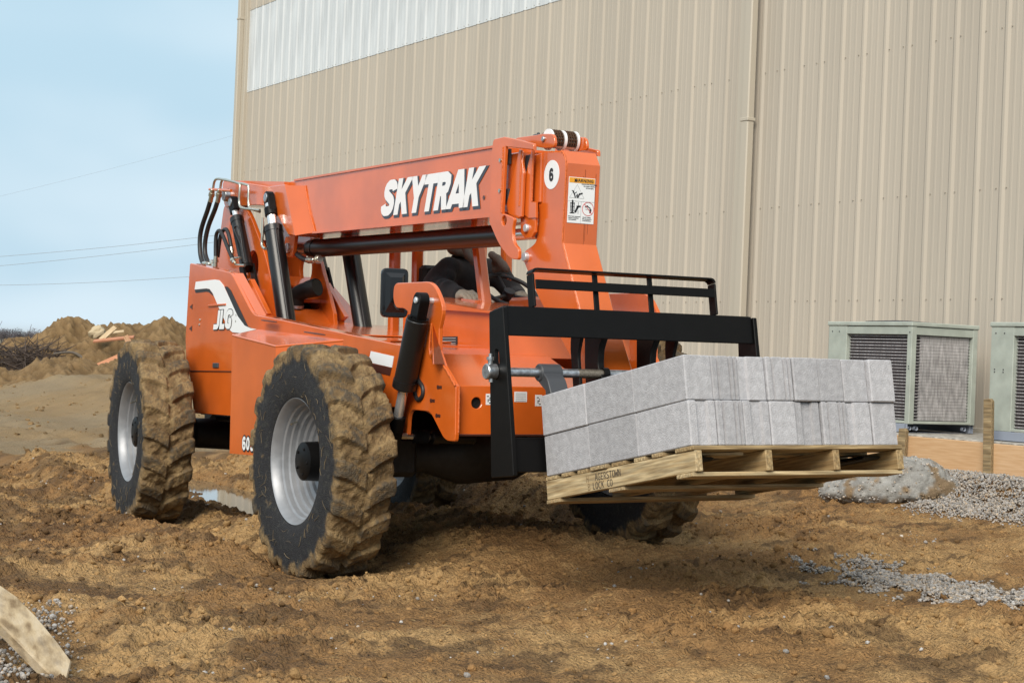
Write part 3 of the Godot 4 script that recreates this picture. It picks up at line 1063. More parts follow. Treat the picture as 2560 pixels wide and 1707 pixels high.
# ================================================================= telehandler
# tyre: one mesh, lugs and packed mud modelled; axle along x, outer side at -x
func tyre_mesh(sd: int) -> ArrayMesh:
	var prof := [[-0.140, 0.352], [-0.160, 0.366], [-0.172, 0.395], [-0.180, 0.43], [-0.184, 0.47], [-0.183, 0.505], [-0.180, 0.535], [-0.176, 0.560], [-0.172, 0.582], [-0.168, 0.600], [-0.162, 0.613]]
	var fine := []
	for i in 10:
		for j in 3: fine.append([lerpf(prof[i][0], prof[i + 1][0], j / 3.0), lerpf(prof[i][1], prof[i + 1][1], j / 3.0)])
	fine.append(prof[10])
	prof = fine
	var ns := prof.size()
	var nt := 44
	for i in range(1, nt): prof.append([lerpf(-0.162, 0.162, float(i) / nt), 0.0])
	for i in ns:
		var q: Array = prof[ns - 1 - i]
		prof.append([-q[0], q[1]])
	var np := prof.size()
	var na := 480
	var f := FastNoiseLite.new(); f.seed = sd; f.frequency = 9.0; f.fractal_octaves = 4
	var g := FastNoiseLite.new(); g.seed = sd + 7; g.frequency = 30.0; g.fractal_octaves = 3
	var w3 := FastNoiseLite.new(); w3.seed = sd + 9; w3.frequency = 3.2; w3.fractal_octaves = 3
	var v := PackedVector3Array(); v.resize(np * na)
	var c := PackedColorArray(); c.resize(np * na)
	var nn := PackedVector3Array(); nn.resize(np * na)
	var lugs := 19.0
	for k in na:
		var th := TAU * k / na
		for i in np:
			var x: float = prof[i][0]
			var tread := i >= ns - 1 and i <= np - ns
			var r: float = 0.618 + 0.010 * (1.0 - pow(x / 0.165, 2.0)) if tread else prof[i][1]
			if i == ns - 1 or i == np - ns: r = 0.613
			var a: float = abs(x) / 0.17
			var shoulder := smoothstep(0.535, 0.612, r)
			var s := 0.5 if x > 0 else 0.0
			var ph := fposmod(th / TAU * lugs + s + 0.62 * a - 0.22 * a * a, 1.0)
			var lug := smoothstep(0.0, 0.05, ph) * (1.0 - smoothstep(0.47, 0.53, ph)) * smoothstep(-0.02, 0.08, a)
			var p := Vector3(x, r * cos(th), r * sin(th))
			var n1 := f.get_noise_3dv(p)
			var n2 := g.get_noise_3dv(p)
			var n3 := w3.get_noise_3dv(p)
			var fill := clampf(0.34 + 0.7 * n3 + 0.5 * n1, 0.0, 1.2)
			var h := lug * 0.038
			h = max(h, fill * 0.026) * shoulder
			var mudness := smoothstep(0.30, 0.52, shoulder * 0.95 + 0.55 * n1 + 0.25 * n3)
			h += mudness * (0.004 + 0.006 * n1 + 0.005 * n2 + (1.0 - lug) * 0.005 * n1)
			var out := Vector3(sign(x) * 0.35 * smoothstep(0.8, 1.0, a), cos(th), sin(th)).normalized()
			v[i + k * np] = p + out * h
			var rub := Color(0.017, 0.018, 0.021).lerp(Color(0.05, 0.048, 0.042), smoothstep(0.15, 0.5, n2 + 0.3 * n1))
			var mud := Color(0.20, 0.122, 0.048).lerp(Color(0.34, 0.225, 0.10), smoothstep(-0.35, 0.45, n1 + 0.6 * n3))
			mud = mud.lerp(Color(0.075, 0.066, 0.050), smoothstep(0.05, 0.40, n2 * 0.5 + lug * 0.28 - 0.4 * n3 - 0.12) * 0.75)
			c[i + k * np] = rub.lerp(mud, mudness)
	for k in na:
		for i in np:
			var a := v[max(i - 1, 0) + k * np]
			var b := v[min(i + 1, np - 1) + k * np]
			var d := v[i + ((k + na - 1) % na) * np]
			var e := v[i + ((k + 1) % na) * np]
			var q := (b - a).cross(e - d).normalized()
			if q.dot(Vector3(v[i + k * np].x * 2.0, v[i + k * np].y, v[i + k * np].z)) < 0.0: q = -q
			nn[i + k * np] = q
	var ix := PackedInt32Array()
	for k in na:
		for i in np - 1:
			var a := i + k * np
			var b := i + 1 + k * np
			var d := i + ((k + 1) % na) * np
			var e := i + 1 + ((k + 1) % na) * np
			ix.append_array([a, b, d, b, e, d])
	var arr := []
	arr.resize(Mesh.ARRAY_MAX)
	arr[Mesh.ARRAY_VERTEX] = v
	arr[Mesh.ARRAY_NORMAL] = nn
	arr[Mesh.ARRAY_COLOR] = c
	arr[Mesh.ARRAY_INDEX] = ix
	var am := ArrayMesh.new()
	am.add_surface_from_arrays(Mesh.PRIMITIVE_TRIANGLES, arr)
	return am

func make_wheel(root: Node3D, at: Vector3, turn: float, tyre: Mesh, spin: float) -> void:
	var w := part("wheel", root, Transform3D(Basis.from_euler(Vector3(0, turn, 0)), at))
	put("tyre", tyre, M.tyre, w, Transform3D(Basis.from_euler(Vector3(spin, 0, 0)), Vector3.ZERO))
	var X := Vector3(1, 0, 0)
	var st := S()
	lathe(st, Vector3.ZERO, X, [[0.080, 0.09], [0.080, 0.17], [0.070, 0.205], [0.062, 0.212], [0.056, 0.235], [0.040, 0.240], [0.030, 0.262], [0.012, 0.266], [0.004, 0.284], [-0.020, 0.288], [-0.026, 0.304], [-0.052, 0.308], [-0.060, 0.318], [-0.088, 0.321], [-0.096, 0.332], [-0.120, 0.335], [-0.136, 0.346], [-0.150, 0.352], [-0.156, 0.360], [-0.152, 0.367], [-0.140, 0.366]], 72)
	lathe(st, Vector3.ZERO, X, [[0.140, 0.366], [0.156, 0.360], [0.150, 0.350], [0.12, 0.332], [0.10, 0.31], [0.092, 0.20], [0.092, 0.09]], 60)
	obj("rim", st, M.rim, w)
	st = S()
	lathe(st, Vector3.ZERO, X, [[-0.112, 0.0], [-0.112, 0.098], [-0.104, 0.110], [0.06, 0.118], [0.06, 0.15], [0.086, 0.158], [0.2, 0.158], [0.2, 0.0]], 40)
	for k in 5:
		var a := TAU * k / 5.0 + 0.4
		cyl(st, Vector3(-0.11, cos(a) * 0.075, sin(a) * 0.075), Vector3(-0.117, cos(a) * 0.075, sin(a) * 0.075), 0.009, 8, 0.002)
	obj("hub", st, M.black, w)
	for k in 8:
		var a := TAU * k / 8.0 + 0.2
		var ns := S()
		var p := Vector3(0.085, cos(a) * 0.178, sin(a) * 0.178)
		lathe(ns, p, Vector3(-1, 0, 0), [[0, 0], [0, 0.020], [0.012, 0.020], [0.014, 0.017], [0.030, 0.017], [0.034, 0.013], [0.034, 0]], 6)
		cyl(ns, p + Vector3(-0.03, 0, 0), p + Vector3(-0.048, 0, 0), 0.010, 8)
		obj("wheel_nut", ns, M.dark, w)
	# straw and scratches caked on the sidewall
	st = S()
	for k in 70:
		var a0 := rng.randf() * TAU
		var r0 := rng.randf_range(0.40, 0.57)
		var pts := []
		var da := rng.randf_range(-0.16, 0.16)
		var dr := rng.randf_range(-0.05, 0.05)
		for j in 4:
			var t := j / 3.0
			var rr := clampf(r0 + dr * t + 0.012 * sin(t * 3.0 + k), 0.39, 0.585)
			var aa := a0 + da * t
			var xo: float = ramp(rr, [[0.39, -0.174], [0.43, -0.183], [0.47, -0.187], [0.52, -0.186], [0.56, -0.181], [0.60, -0.176]])
			pts.append(Vector3(xo, cos(aa) * rr, sin(aa) * rr))
		tube(st, pts, rng.randf_range(0.0008, 0.0018), 4)
	obj("caked_straw", st, M.straw, w).set_meta("kind", "stuff")
	st = S()
	tube(st, [Vector3(-0.055, 0.22, -0.21), Vector3(-0.07, 0.215, -0.205), Vector3(-0.10, 0.205, -0.195)], 0.006, 8)
	obj("valve_stem", st, M.zinc, w)

# hydraulic cylinder from its base pin a to its rod pin b
func ram(root: Node3D, called: String, a: Vector3, b: Vector3, r: float, barrel: float, rod: float, base_len := 0.0) -> Node3D:
	var o := part(called, root)
	var d := (b - a).normalized()
	var st := S()
	var l := barrel
	lathe(st, a + d * base_len, d, [[0, 0], [0, r - 0.006], [0.006, r], [l - 0.05, r], [l - 0.05, r + 0.004], [l - 0.006, r + 0.004], [l, r - 0.002], [l, rod * 1.15], [l + 0.012, rod * 1.15], [l + 0.012, 0]], 36)
	obj("barrel", st, M.cylblack, o)
	st = S()
	cyl(st, a + d * (base_len + l), b, rod, 24)
	obj("rod", st, M.chrome, o)
	return o

# flat eye around a pin that runs along x
func eye(st: SurfaceTool, p: Vector3, d: Vector3, r: float, half: float, reach: float) -> void:
	var poly := PackedVector2Array()
	var e := Vector2(d.z, d.y).normalized()
	var s := Vector2(-e.y, e.x)
	for k in 13:
		var t := PI * k / 12.0
		poly.append(Vector2(p.z, p.y) + s * (r * cos(t)) + e * (r * sin(t)))
	poly.append(Vector2(p.z, p.y) - s * r - e * reach)
	poly.append(Vector2(p.z, p.y) + s * r - e * reach)
	plate(st, Array(poly), p.x - half, p.x + half, 0.003)

func xpin(root: Node3D, p: Vector3, r: float, x0: float, x1: float, m: Material, called := "pin") -> void:
	var st := S()
	cyl(st, Vector3(x0, p.y, p.z), Vector3(x1, p.y, p.z), r, 20, 0.004)
	obj(called, st, m, root)

func hose(root: Node3D, pts: Array, r: float, m: Material, called := "hydraulic_hose") -> MeshInstance3D:
	var st := S()
	tube(st, smooth_path(pts, 6), r, 10)
	return obj(called, st, m, root)

func fitting(root: Node3D, a: Vector3, b: Vector3, r: float) -> void:
	var st := S()
	cyl(st, a, b, r, 10)
	lathe(st, a.lerp(b, 0.3), b - a, [[0, 0], [0, r * 1.35], [(b - a).length() * 0.25, r * 1.35], [(b - a).length() * 0.25, 0]], 6)
	obj("hose_fitting", st, M.zinc, root)

func bead(root: Node3D, pts: Array, r: float) -> void:
	var st := S()
	var path := smooth_path(pts, 10)
	for i in path.size(): path[i] += Vector3(0, 1, 1) * (0.0015 * sin(i * 2.3))
	tube(st, path, r, 6)
	obj("weld_seam", st, M.weld, root)

const FRONTAL := Basis(Vector3(0, 0, 1), Vector3(0, 1, 0), Vector3(1, 0, 0))   # plates drawn in (x, y), thickness along z
const SIDEWAYS := Basis(Vector3(0, 0, 1), Vector3(0, 1, 0), Vector3(-1, 0, 0)) # lettering that faces -x

func build_machine() -> void:
	var root := thing("telehandler", "orange telehandler with muddy tyres carrying a pallet of concrete blocks", "telehandler", MX)
	var tyre := tyre_mesh(3)
	make_wheel(root, Vector3(-1.075, 0.66, 0), 0.004, tyre, 0.3)
	make_wheel(root, Vector3(-1.075, 0.717, -3.119), -0.0895, tyre, 1.9)
	make_wheel(root, Vector3(1.075, 0.794, 0), PI + 0.004, tyre, 3.3)
	make_wheel(root, Vector3(1.075, 0.647, -3.119), PI - 0.0895, tyre, 4.4)
	machine_chassis(root)
	machine_body(root)
	machine_boom(root)
	machine_rams(root)
	machine_cab(root)
	machine_carriage(root)

func machine_chassis(root: Node3D) -> void:
	# axles: front one tilted with the sway of the frame
	var st := S()
	var a := Vector3(-0.88, 0.668, 0)
	var b := Vector3(0.88, 0.786, 0)
	lathe(st, a, b - a, [[0, 0], [0, 0.15], [0.10, 0.15], [0.14, 0.11], [0.46, 0.11], [0.62, 0.17], [0.70, 0.20], [1.06, 0.20], [1.14, 0.17], [1.30, 0.11], [1.62, 0.11], [1.66, 0.15], [1.76, 0.15], [1.76, 0]], 28)
	box(st, Vector3(-0.68, 0.69, 0.03), Vector3(0.34, 0.24, 0.22), 0.03)
	for k in 12:
		var t := TAU * k / 12.0
		cyl(st, Vector3(-0.15, 0.727 + 0.185 * sin(t), 0.185 * cos(t)), Vector3(-0.19, 0.727 + 0.185 * sin(t), 0.185 * cos(t)), 0.014, 6)
	obj("front_axle", st, M.axle, root)
	st = S()
	a = Vector3(-0.88, 0.717, -3.119); b = Vector3(0.88, 0.647, -3.119)
	lathe(st, a, b - a, [[0, 0], [0, 0.15], [0.10, 0.15], [0.14, 0.11], [0.62, 0.12], [0.70, 0.20], [1.06, 0.20], [1.14, 0.12], [1.62, 0.11], [1.66, 0.15], [1.76, 0.15], [1.76, 0]], 24)
	obj("rear_axle", st, M.axle, root)
	# frame rails and belly
	for x in [-0.42, 0.42]:
		st = S()
		plate(st, [[-3.7, 0.74], [-3.7, 1.0], [-2.5, 1.0], [-0.4, 1.02], [0.6, 0.98], [0.75, 0.86], [0.4, 0.86], [0.25, 0.98], [-0.25, 0.98], [-0.4, 0.62], [-2.5, 0.62], [-2.75, 0.9], [-3.4, 0.9]], x - 0.03, x + 0.03, 0.004)
		obj("frame_rail", st, M.dark, root)
	st = S()
	box(st, Vector3(0.0, 0.80, -1.45), Vector3(0.78, 0.36, 2.0), 0.02)
	box(st, Vector3(0.0, 0.98, -3.2), Vector3(0.9, 0.3, 1.3), 0.02)
	obj("belly_plate", st, M.dark, root)
	st = S()
	box(st, Vector3(-0.60, 0.70, -1.75), Vector3(0.10, 0.22, 1.5), 0.012)
	obj("side_rail", st, M.black, root)
	st = S()
	cyl(st, Vector3(-0.72, 0.845, -2.62), Vector3(-0.72, 0.845, -1.2), 0.034, 16)
	obj("tie_bar", st, M.black, root)
	# drive shaft, steering ram, drain plug pipe under the nose
	st = S()
	cyl(st, Vector3(-0.02, 0.74, 0.0), Vector3(-0.02, 0.74, -3.0), 0.05, 14)
	obj("drive_shaft", st, M.dark, root)
	var rm := ram(root, "steering_ram", Vector3(-0.20, 0.80, 0.24), Vector3(-0.74, 0.815, 0.22), 0.036, 0.28, 0.018)
	st = S()
	for k in 5: lathe(st, Vector3(-0.50 - k * 0.02, 0.81, 0.23), Vector3(-1, 0.02, 0), [[0, 0.02], [0.008, 0.042], [0.016, 0.02]], 14)
	obj("bellows", st, M.hose, rm)
	st = S()
	cyl(st, Vector3(-0.22, 0.86, 0.86), Vector3(-0.22, 0.66, 0.86), 0.016, 12)
	lathe(st, Vector3(-0.22, 0.68, 0.86), Vector3(0, -1, 0), [[0, 0], [0, 0.03], [0.035, 0.03], [0.035, 0]], 6)
	obj("hanging_bolt", st, M.steel, root)
	st = S()
	lathe(st, Vector3(-0.22, 0.70, 0.86), Vector3(0, 1, 0), [[0, 0], [0, 0.02], [0.2, 0.02], [0.2, 0]], 12)
	obj("bolt_sleeve", st, M.black, root)

func machine_body(root: Node3D) -> void:
	var O: Material = M.orange
	var st := S()
	# side panels along the engine and deck, the near one profiled as a stepped wedge
	var prof := rounded([[-3.115, 1.966, 0.02], [-2.244, 1.856, 0.06], [-1.812, 1.553, 0.08], [-1.39, 1.516], [0.139, 1.36], [0.46, 1.33], [0.46, 0.98], [-0.60, 0.98], [-1.2, 0.86], [-2.95, 0.86], [-3.05, 1.112], [-3.147, 1.243, 0.03], [-3.174, 1.414, 0.03]])
	for s in [-1.0, 1.0]:
		st = S()
		plate(st, Array(prof) if s < 0 else [[-3.1, 1.40], [-1.39, 1.40], [0.139, 1.34], [0.46, 1.31], [0.46, 0.98], [-0.6, 0.98], [-1.2, 0.86], [-2.95, 0.86], [-3.1, 1.1]], s * 0.80, s * 0.775, 0.004)
		var sp := obj("side_panel", st, O, root)
		if s < 0:
			side_decals(sp)
			# folded lip along the sloping edge and the lower door seam
			st = S()
			var lip := [Vector3(-0.79, 1.958, -3.10), Vector3(-0.79, 1.850, -2.25), Vector3(-0.79, 1.548, -1.80), Vector3(-0.79, 1.510, -1.39), Vector3(-0.79, 1.354, 0.139)]
			for i in 4:
				var a: Vector3 = lip[i]
				var b: Vector3 = lip[i + 1]
				hexa(st, [a + Vector3(0.012, -0.004, 0), b + Vector3(0.012, -0.004, 0), b + Vector3(0.08, -0.004, 0), a + Vector3(0.08, -0.004, 0), a + Vector3(0.012, 0.006, 0), b + Vector3(0.012, 0.006, 0), b + Vector3(0.08, 0.006, 0), a + Vector3(0.08, 0.006, 0)])
			obj("panel_lip", st, O, sp)
			st = S()
			box(st, Vector3(-0.802, 1.168, -2.62), Vector3(0.006, 0.007, 0.85), 0.0)
			obj("door_seam", st, M.maroon, sp)
			st = S()
			box(st, Vector3(-0.804, 1.21, -2.50), Vector3(0.01, 0.034, 0.11), 0.003)
			obj("latch", st, M.grey, sp)
			st = S()
			box(st, Vector3(-0.806, 1.637, -2.50), Vector3(0.014, 0.014, 0.36), 0.005)
			obj("door_handle", st, O, sp)
			st = S()
			for p in [[-3.06, 1.64], [-3.06, 1.48]]: plate(st, [[p[0] - 0.03, p[1]], [p[0] + 0.03, p[1] - 0.02], [p[0] + 0.03, p[1] + 0.02]], -0.803, -0.799, 0.0)
			obj("vent_notch", st, M.maroon, sp)
			st = S()
			for p in [[-2.86, 1.54], [-2.87, 1.505], [-2.12, 1.558], [-2.125, 1.515]]: cyl(st, Vector3(-0.798, p[1], p[0]), Vector3(-0.806, p[1], p[0]), 0.010, 8)
			obj("panel_bolts", st, M.zinc, sp).set_meta("kind", "stuff")
	# engine bay floor and rear
	st = S()
	hexa(st, [Vector3(-0.55, 1.0, -3.6), Vector3(0.40, 1.0, -3.6), Vector3(0.42, 1.0, -2.95), Vector3(-0.70, 1.0, -2.95), Vector3(-0.55, 1.88, -3.6), Vector3(0.40, 1.88, -3.6), Vector3(0.42, 1.88, -3.42), Vector3(-0.70, 1.88, -3.42)])
	obj("engine_cover", st, O, root)
	# sloping bulkhead, with the exhaust opening
	var bx := Basis(Vector3(0, 0.8576, 0.5143), Vector3(0, 0.5143, -0.8576), Vector3(1, 0, 0))
	st = S()
	plate(st, [[-0.77, -0.02], [0.50, -0.02], [0.44, 0.74], [-0.55, 0.74], [-0.64, 0.55], [-0.77, 0.31]], 0.0, 0.02, 0.002, Transform3D(bx, Vector3(0, 1.53, -2.80)), [PackedVector2Array(rounded([[-0.20, 0.21, 0.05], [0.19, 0.21, 0.05], [0.23, 0.45, 0.05], [0.12, 0.60, 0.05], [-0.20, 0.60, 0.05]]))])
	obj("bulkhead", st, O, root)
	st = S()
	plate(st, [[-0.4, 0.1], [0.35, 0.1], [0.35, 0.7], [-0.4, 0.7]], -0.10, -0.08, 0.0, Transform3D(bx, Vector3(0, 1.53, -2.80)))
	obj("engine_bay", st, M.dark, root)
	# deck between the panels
	st = S()
	hexa(st, [Vector3(-0.775, 1.05, -2.82), Vector3(0.775, 1.05, -2.82), Vector3(0.775, 1.05, 0.0), Vector3(-0.775, 1.05, 0.0), Vector3(-0.775, 1.548, -2.80), Vector3(0.775, 1.548, -2.80), Vector3(0.775, 1.345, 0.0), Vector3(-0.775, 1.345, 0.0)])
	var deck := obj("deck", st, O, root)
	for z in [-1.15, -0.55]:
		st = S()
		var y: float = 1.525 - (z + 2.45) * 0.0735
		hexa(st, [Vector3(-0.70, y, z), Vector3(0.7, y, z), Vector3(0.7, y - 0.018, z + 0.30), Vector3(-0.70, y - 0.018, z + 0.30), Vector3(-0.70, y + 0.006, z), Vector3(0.7, y + 0.006, z), Vector3(0.7, y - 0.012, z + 0.30), Vector3(-0.70, y - 0.012, z + 0.30)])
		obj("deck_cover", st, O, deck)
	# hydraulic tank box standing out ahead of the rear wheel
	st = S()
	var A := Vector3(-1.0, 1.409, -1.66)
	var Bp := Vector3(-1.0, 1.329, -0.894)
	var Cp := Vector3(-0.79, 1.368, -0.30)
	var Fp := Vector3(-0.79, 1.455, -1.72)
	hexa(st, [Vector3(A.x, 0.627, A.z), Vector3(Bp.x, 0.64, Bp.z), Vector3(Cp.x, 0.95, Cp.z), Vector3(Fp.x, 0.627, Fp.z), A, Bp, Cp, Fp])
	var tank := obj("tank_box", st, O, root)
	for q in [[A, Bp], [Bp, Cp]]:
		st = S()
		tube(st, [q[0] + Vector3(0.004, -0.003, 0), q[1] + Vector3(0.004, -0.003, 0)], 0.008, 8)
		obj("rolled_edge", st, O, tank)
	var tb := Transform3D(SIDEWAYS, Vector3(-1.0025, 0.705, -1.285))
	obj("number_outline", block_letters("6036", 0.095, 0.11, 0.0, 0.92, tb, 0.10), M.ink, tank)
	obj("number_lettering", block_letters("6036", 0.095, 0.0, 0.0, 0.92, tb.translated(Vector3(-0.0015, 0, 0)), 0.10), M.white, tank)
	# oval finger slots on the box top
	for q in [[-0.86, 1.405, -0.62, 0.16], [-0.84, 1.437, -1.42, 0.13]]:
		st = S()
		var e := []
		for k in 20: e.append([q[2] + cos(TAU * k / 20) * q[3], q[0] + sin(TAU * k / 20) * 0.022])
		plate(st, e, 0.0, 0.006, 0.001, Transform3D(Basis(Vector3(0, 1, 0), Vector3(1, 0, 0), Vector3(0, -0.075, 1)), Vector3(0, q[1] - 0.046, 0) + Vector3(0, 0.0, 0)))
		obj("lifting_slot", st, M.maroon, tank)
	# stripe on the front side panel
	var sd := S()
	plate(sd, [[0.075, 1.298], [0.379, 1.267], [0.357, 1.204], [0.045, 1.234]], -0.8032, -0.8008, 0.0)
	obj("white_stripe", sd, M.white, root)
	sd = S()
	plate(sd, [[0.041, 1.230], [0.353, 1.201], [0.334, 1.158], [0.037, 1.189]], -0.8032, -0.8008, 0.0)
	obj("dark_stripe", sd, M.maroon, root)
	# nose hood and front plate
	st = S()
	plate(st, [[-0.2, 1.0], [-0.2, 1.355], [0.30, 1.315], [0.46, 1.288], [0.925, 1.112], [0.925, 0.88], [0.5, 0.98]], -0.695, 0.17, 0.004)
	var hood := obj("hood", st, O, root)
	st = S()
	hexa(st, [Vector3(0.17, 1.0, -0.2), Vector3(0.34, 1.0, -0.2), Vector3(0.34, 0.9, 0.80), Vector3(0.17, 0.9, 0.925), Vector3(0.17, 1.35, -0.2), Vector3(0.34, 1.20, -0.2), Vector3(0.34, 0.98, 0.80), Vector3(0.17, 1.108, 0.925)])
	obj("hood_shoulder", st, O, hood)
	st = S()
	plate(st, [[-0.70, 0.848], [0.45, 0.848], [0.45, 1.06], [0.20, 1.112], [-0.70, 1.112]], 0.928, 0.945, 0.003, Transform3D(FRONTAL, Vector3.ZERO), [circle(-0.574, 1.019, 0.031, 24)])
	obj("front_plate", st, O, root)
	st = S()
	cyl(st, Vector3(-0.574, 1.019, 0.9255), Vector3(-0.574, 1.019, 0.9275), 0.06, 20, 0.0)
	obj("lamp_socket", st, M.dark, root)
	st = S()
	box(st, Vector3(-0.12, 0.845, 0.938), Vector3(1.14, 0.012, 0.03), 0.003)
	obj("bottom_lip", st, M.maroon, root)
	for q in [[-0.500, 1.040, 0.036, 0.060], [-0.185, 1.037, 0.044, 0.062], [-0.300, 1.056, 0.080, 0.056]]:
		st = S()
		box(st, Vector3(q[0], q[1], 0.9455), Vector3(q[2], q[3], 0.0015), 0.0)
		var lb := obj("warning_label", st, M.white, root)
		st = S()
		if q[2] < 0.07:
			for k in 5: box(st, Vector3(q[0] + [-0.006, 0.006, 0.0, -0.004, 0.008][k], q[1] + 0.016 - 0.009 * k, 0.9468), Vector3([0.012, 0.006, 0.016, 0.008, 0.012][k], 0.005, 0.001), 0.0)
			obj("pictogram", st, M.ink, lb)
		else:
			for k in 5: box(st, Vector3(q[0], q[1] + 0.018 - 0.010 * k, 0.9468), Vector3(0.064, 0.003, 0.001), 0.0)
			obj("print_lines", st, M.labelgrey, lb)
	# upright frame plate that carries the sway ram, with its gusset and welds
	var horn := rounded([[0.19, 1.600, 0.05], [0.20, 1.690, 0.09], [0.70, 1.680, 0.15], [0.825, 1.53, 0.08], [0.778, 1.42], [0.778, 1.30], [0.843, 1.217], [0.985, 1.112, 0.02], [0.991, 0.850], [0.985, 0.812, 0.015], [0.87, 0.812, 0.05], [0.69, 0.965, 0.05], [0.43, 0.970, 0.06], [0.414, 0.83], [0.36, 0.83], [0.36, 1.12], [0.52, 1.19, 0.03], [0.50, 1.46], [0.34, 1.545, 0.05], [0.23, 1.545, 0.06]])
	for s in [-1.0, 1.0]:
		st = S()
		plate(st, Array(horn), s * 0.725, s * 0.70, 0.004)
		var hp := obj("frame_plate", st, O, root)
		if s < 0:
			st = S()
			hexa(st, [Vector3(-0.725, 1.285, 0.67), Vector3(-0.725, 1.225, 0.84), Vector3(-0.725, 1.225, 0.852), Vector3(-0.725, 1.285, 0.684), Vector3(-0.727, 1.45, 0.69), Vector3(-0.79, 1.225, 0.84), Vector3(-0.79, 1.225, 0.852), Vector3(-0.727, 1.45, 0.702)])
			obj("gusset", st, O, hp)
			bead(hp, [Vector3(-0.727, 1.45, 0.69), Vector3(-0.727, 1.28, 0.68), Vector3(-0.728, 1.215, 0.845), Vector3(-0.728, 1.11, 0.985)], 0.006)
			bead(hp, [Vector3(-0.706, 1.11, 0.99), Vector3(-0.706, 0.98, 0.99), Vector3(-0.706, 0.86, 0.99)], 0.006)
			for q in [[0.80, 1.10], [0.72, 1.025], [0.79, 0.945]]:
				st = S()
				box(st, Vector3(-0.7255, q[1], q[0]), Vector3(0.004, 0.016, 0.05), 0.0)
				cyl(st, Vector3(-0.724, q[1], q[0] - 0.02), Vector3(-0.7278, q[1], q[0] - 0.02), 0.012, 10, 0.0)
				obj("keyhole_slot", st, M.maroon, hp)
	# cowl ahead of the cab, with its data plate
	st = S()
	plate(st, [[-0.95, 1.30], [-0.95, 1.685], [-0.31, 1.612], [0.27, 1.542], [0.34, 1.50], [0.42, 1.28], [0.0, 1.20]], -0.10, 0.98, 0.006)
	var cowl := obj("cowl", st, O, root)
	st = S()
	hexa(st, [Vector3(-0.13, 1.606, -0.9), Vector3(-0.13, 1.538, 0.27), Vector3(-0.09, 1.538, 0.27), Vector3(-0.09, 1.606, -0.9), Vector3(-0.13, 1.680, -0.9), Vector3(-0.13, 1.548, 0.27), Vector3(-0.09, 1.548, 0.27), Vector3(-0.09, 1.690, -0.9)])
	obj("cowl_edge", st, O, cowl)
	st = S()
	plate(st, [[-0.404, 1.408], [-0.181, 1.407], [-0.177, 1.321], [-0.374, 1.322]], -0.106, -0.1005, 0.0)
	var dp := obj("data_plate", st, M.ink, cowl)
	st = S()
	for k in 7: plate(st, [[-0.383, 1.400], [-0.194, 1.398], [-0.194, 1.394], [-0.382, 1.396]], -0.1085, -0.1055, 0.0, Transform3D(Basis(), Vector3(0, -0.0155 * k, 0)))
	obj("print_lines", st, M.labelgrey, dp)
	# boom towers
	for x in [-0.22, 0.22]:
		st = S()
		plate(st, rounded_list([[-3.96, 2.50, 0.05], [-3.62, 2.52, 0.05], [-3.40, 2.40, 0.1], [-3.05, 2.06, 0.1], [-2.75, 1.62], [-2.72, 1.5], [-4.15, 1.5], [-4.12, 2.02]]), x - 0.016, x + 0.016, 0.004, Transform3D(), [circle(-3.30, 1.98, 0.12, 20)])
		obj("boom_tower", st, O, root)
	st = S()
	box(st, Vector3(0, 1.90, -4.05), Vector3(0.42, 0.7, 0.03), 0.003)
	box(st, Vector3(0, 1.72, -3.5), Vector3(0.42, 0.03, 1.0), 0.003)
	obj("tower_web", st, O, root)
	st = S()
	box(st, Vector3(0, 1.3, -3.85), Vector3(0.5, 0.8, 0.5), 0.05)
	obj("counterweight", st, O, root)
	# exhaust stack
	st = S()
	tube(st, smooth_path([Vector3(0.0, 1.50, -3.04), Vector3(0.0, 1.68, -3.0), Vector3(0.01, 1.77, -2.96), Vector3(0.09, 1.815, -2.80)], 8), 0.062, 20)
	var ex := obj("exhaust_pipe", st, M.dark, root)
	st = S()
	lathe(st, Vector3(0.085, 1.814, -2.81), Vector3(0.10, 0.045, 0.18), [[-0.08, 0.066], [0.0, 0.070], [0.012, 0.067], [0.0, 0.058], [-0.07, 0.056], [-0.07, 0.0]], 24)
	obj("exhaust_mouth", st, M.dark, ex)
	st = S()
	lathe(st, Vector3(0.0, 1.665, -3.004), Vector3(0, 1, 0.2), [[0, 0.062], [0, 0.068], [0.022, 0.068], [0.022, 0.062]], 24)
	obj("clamp_band", st, M.steel, ex)

func rounded_list(p: Array) -> Array: return Array(rounded(p))

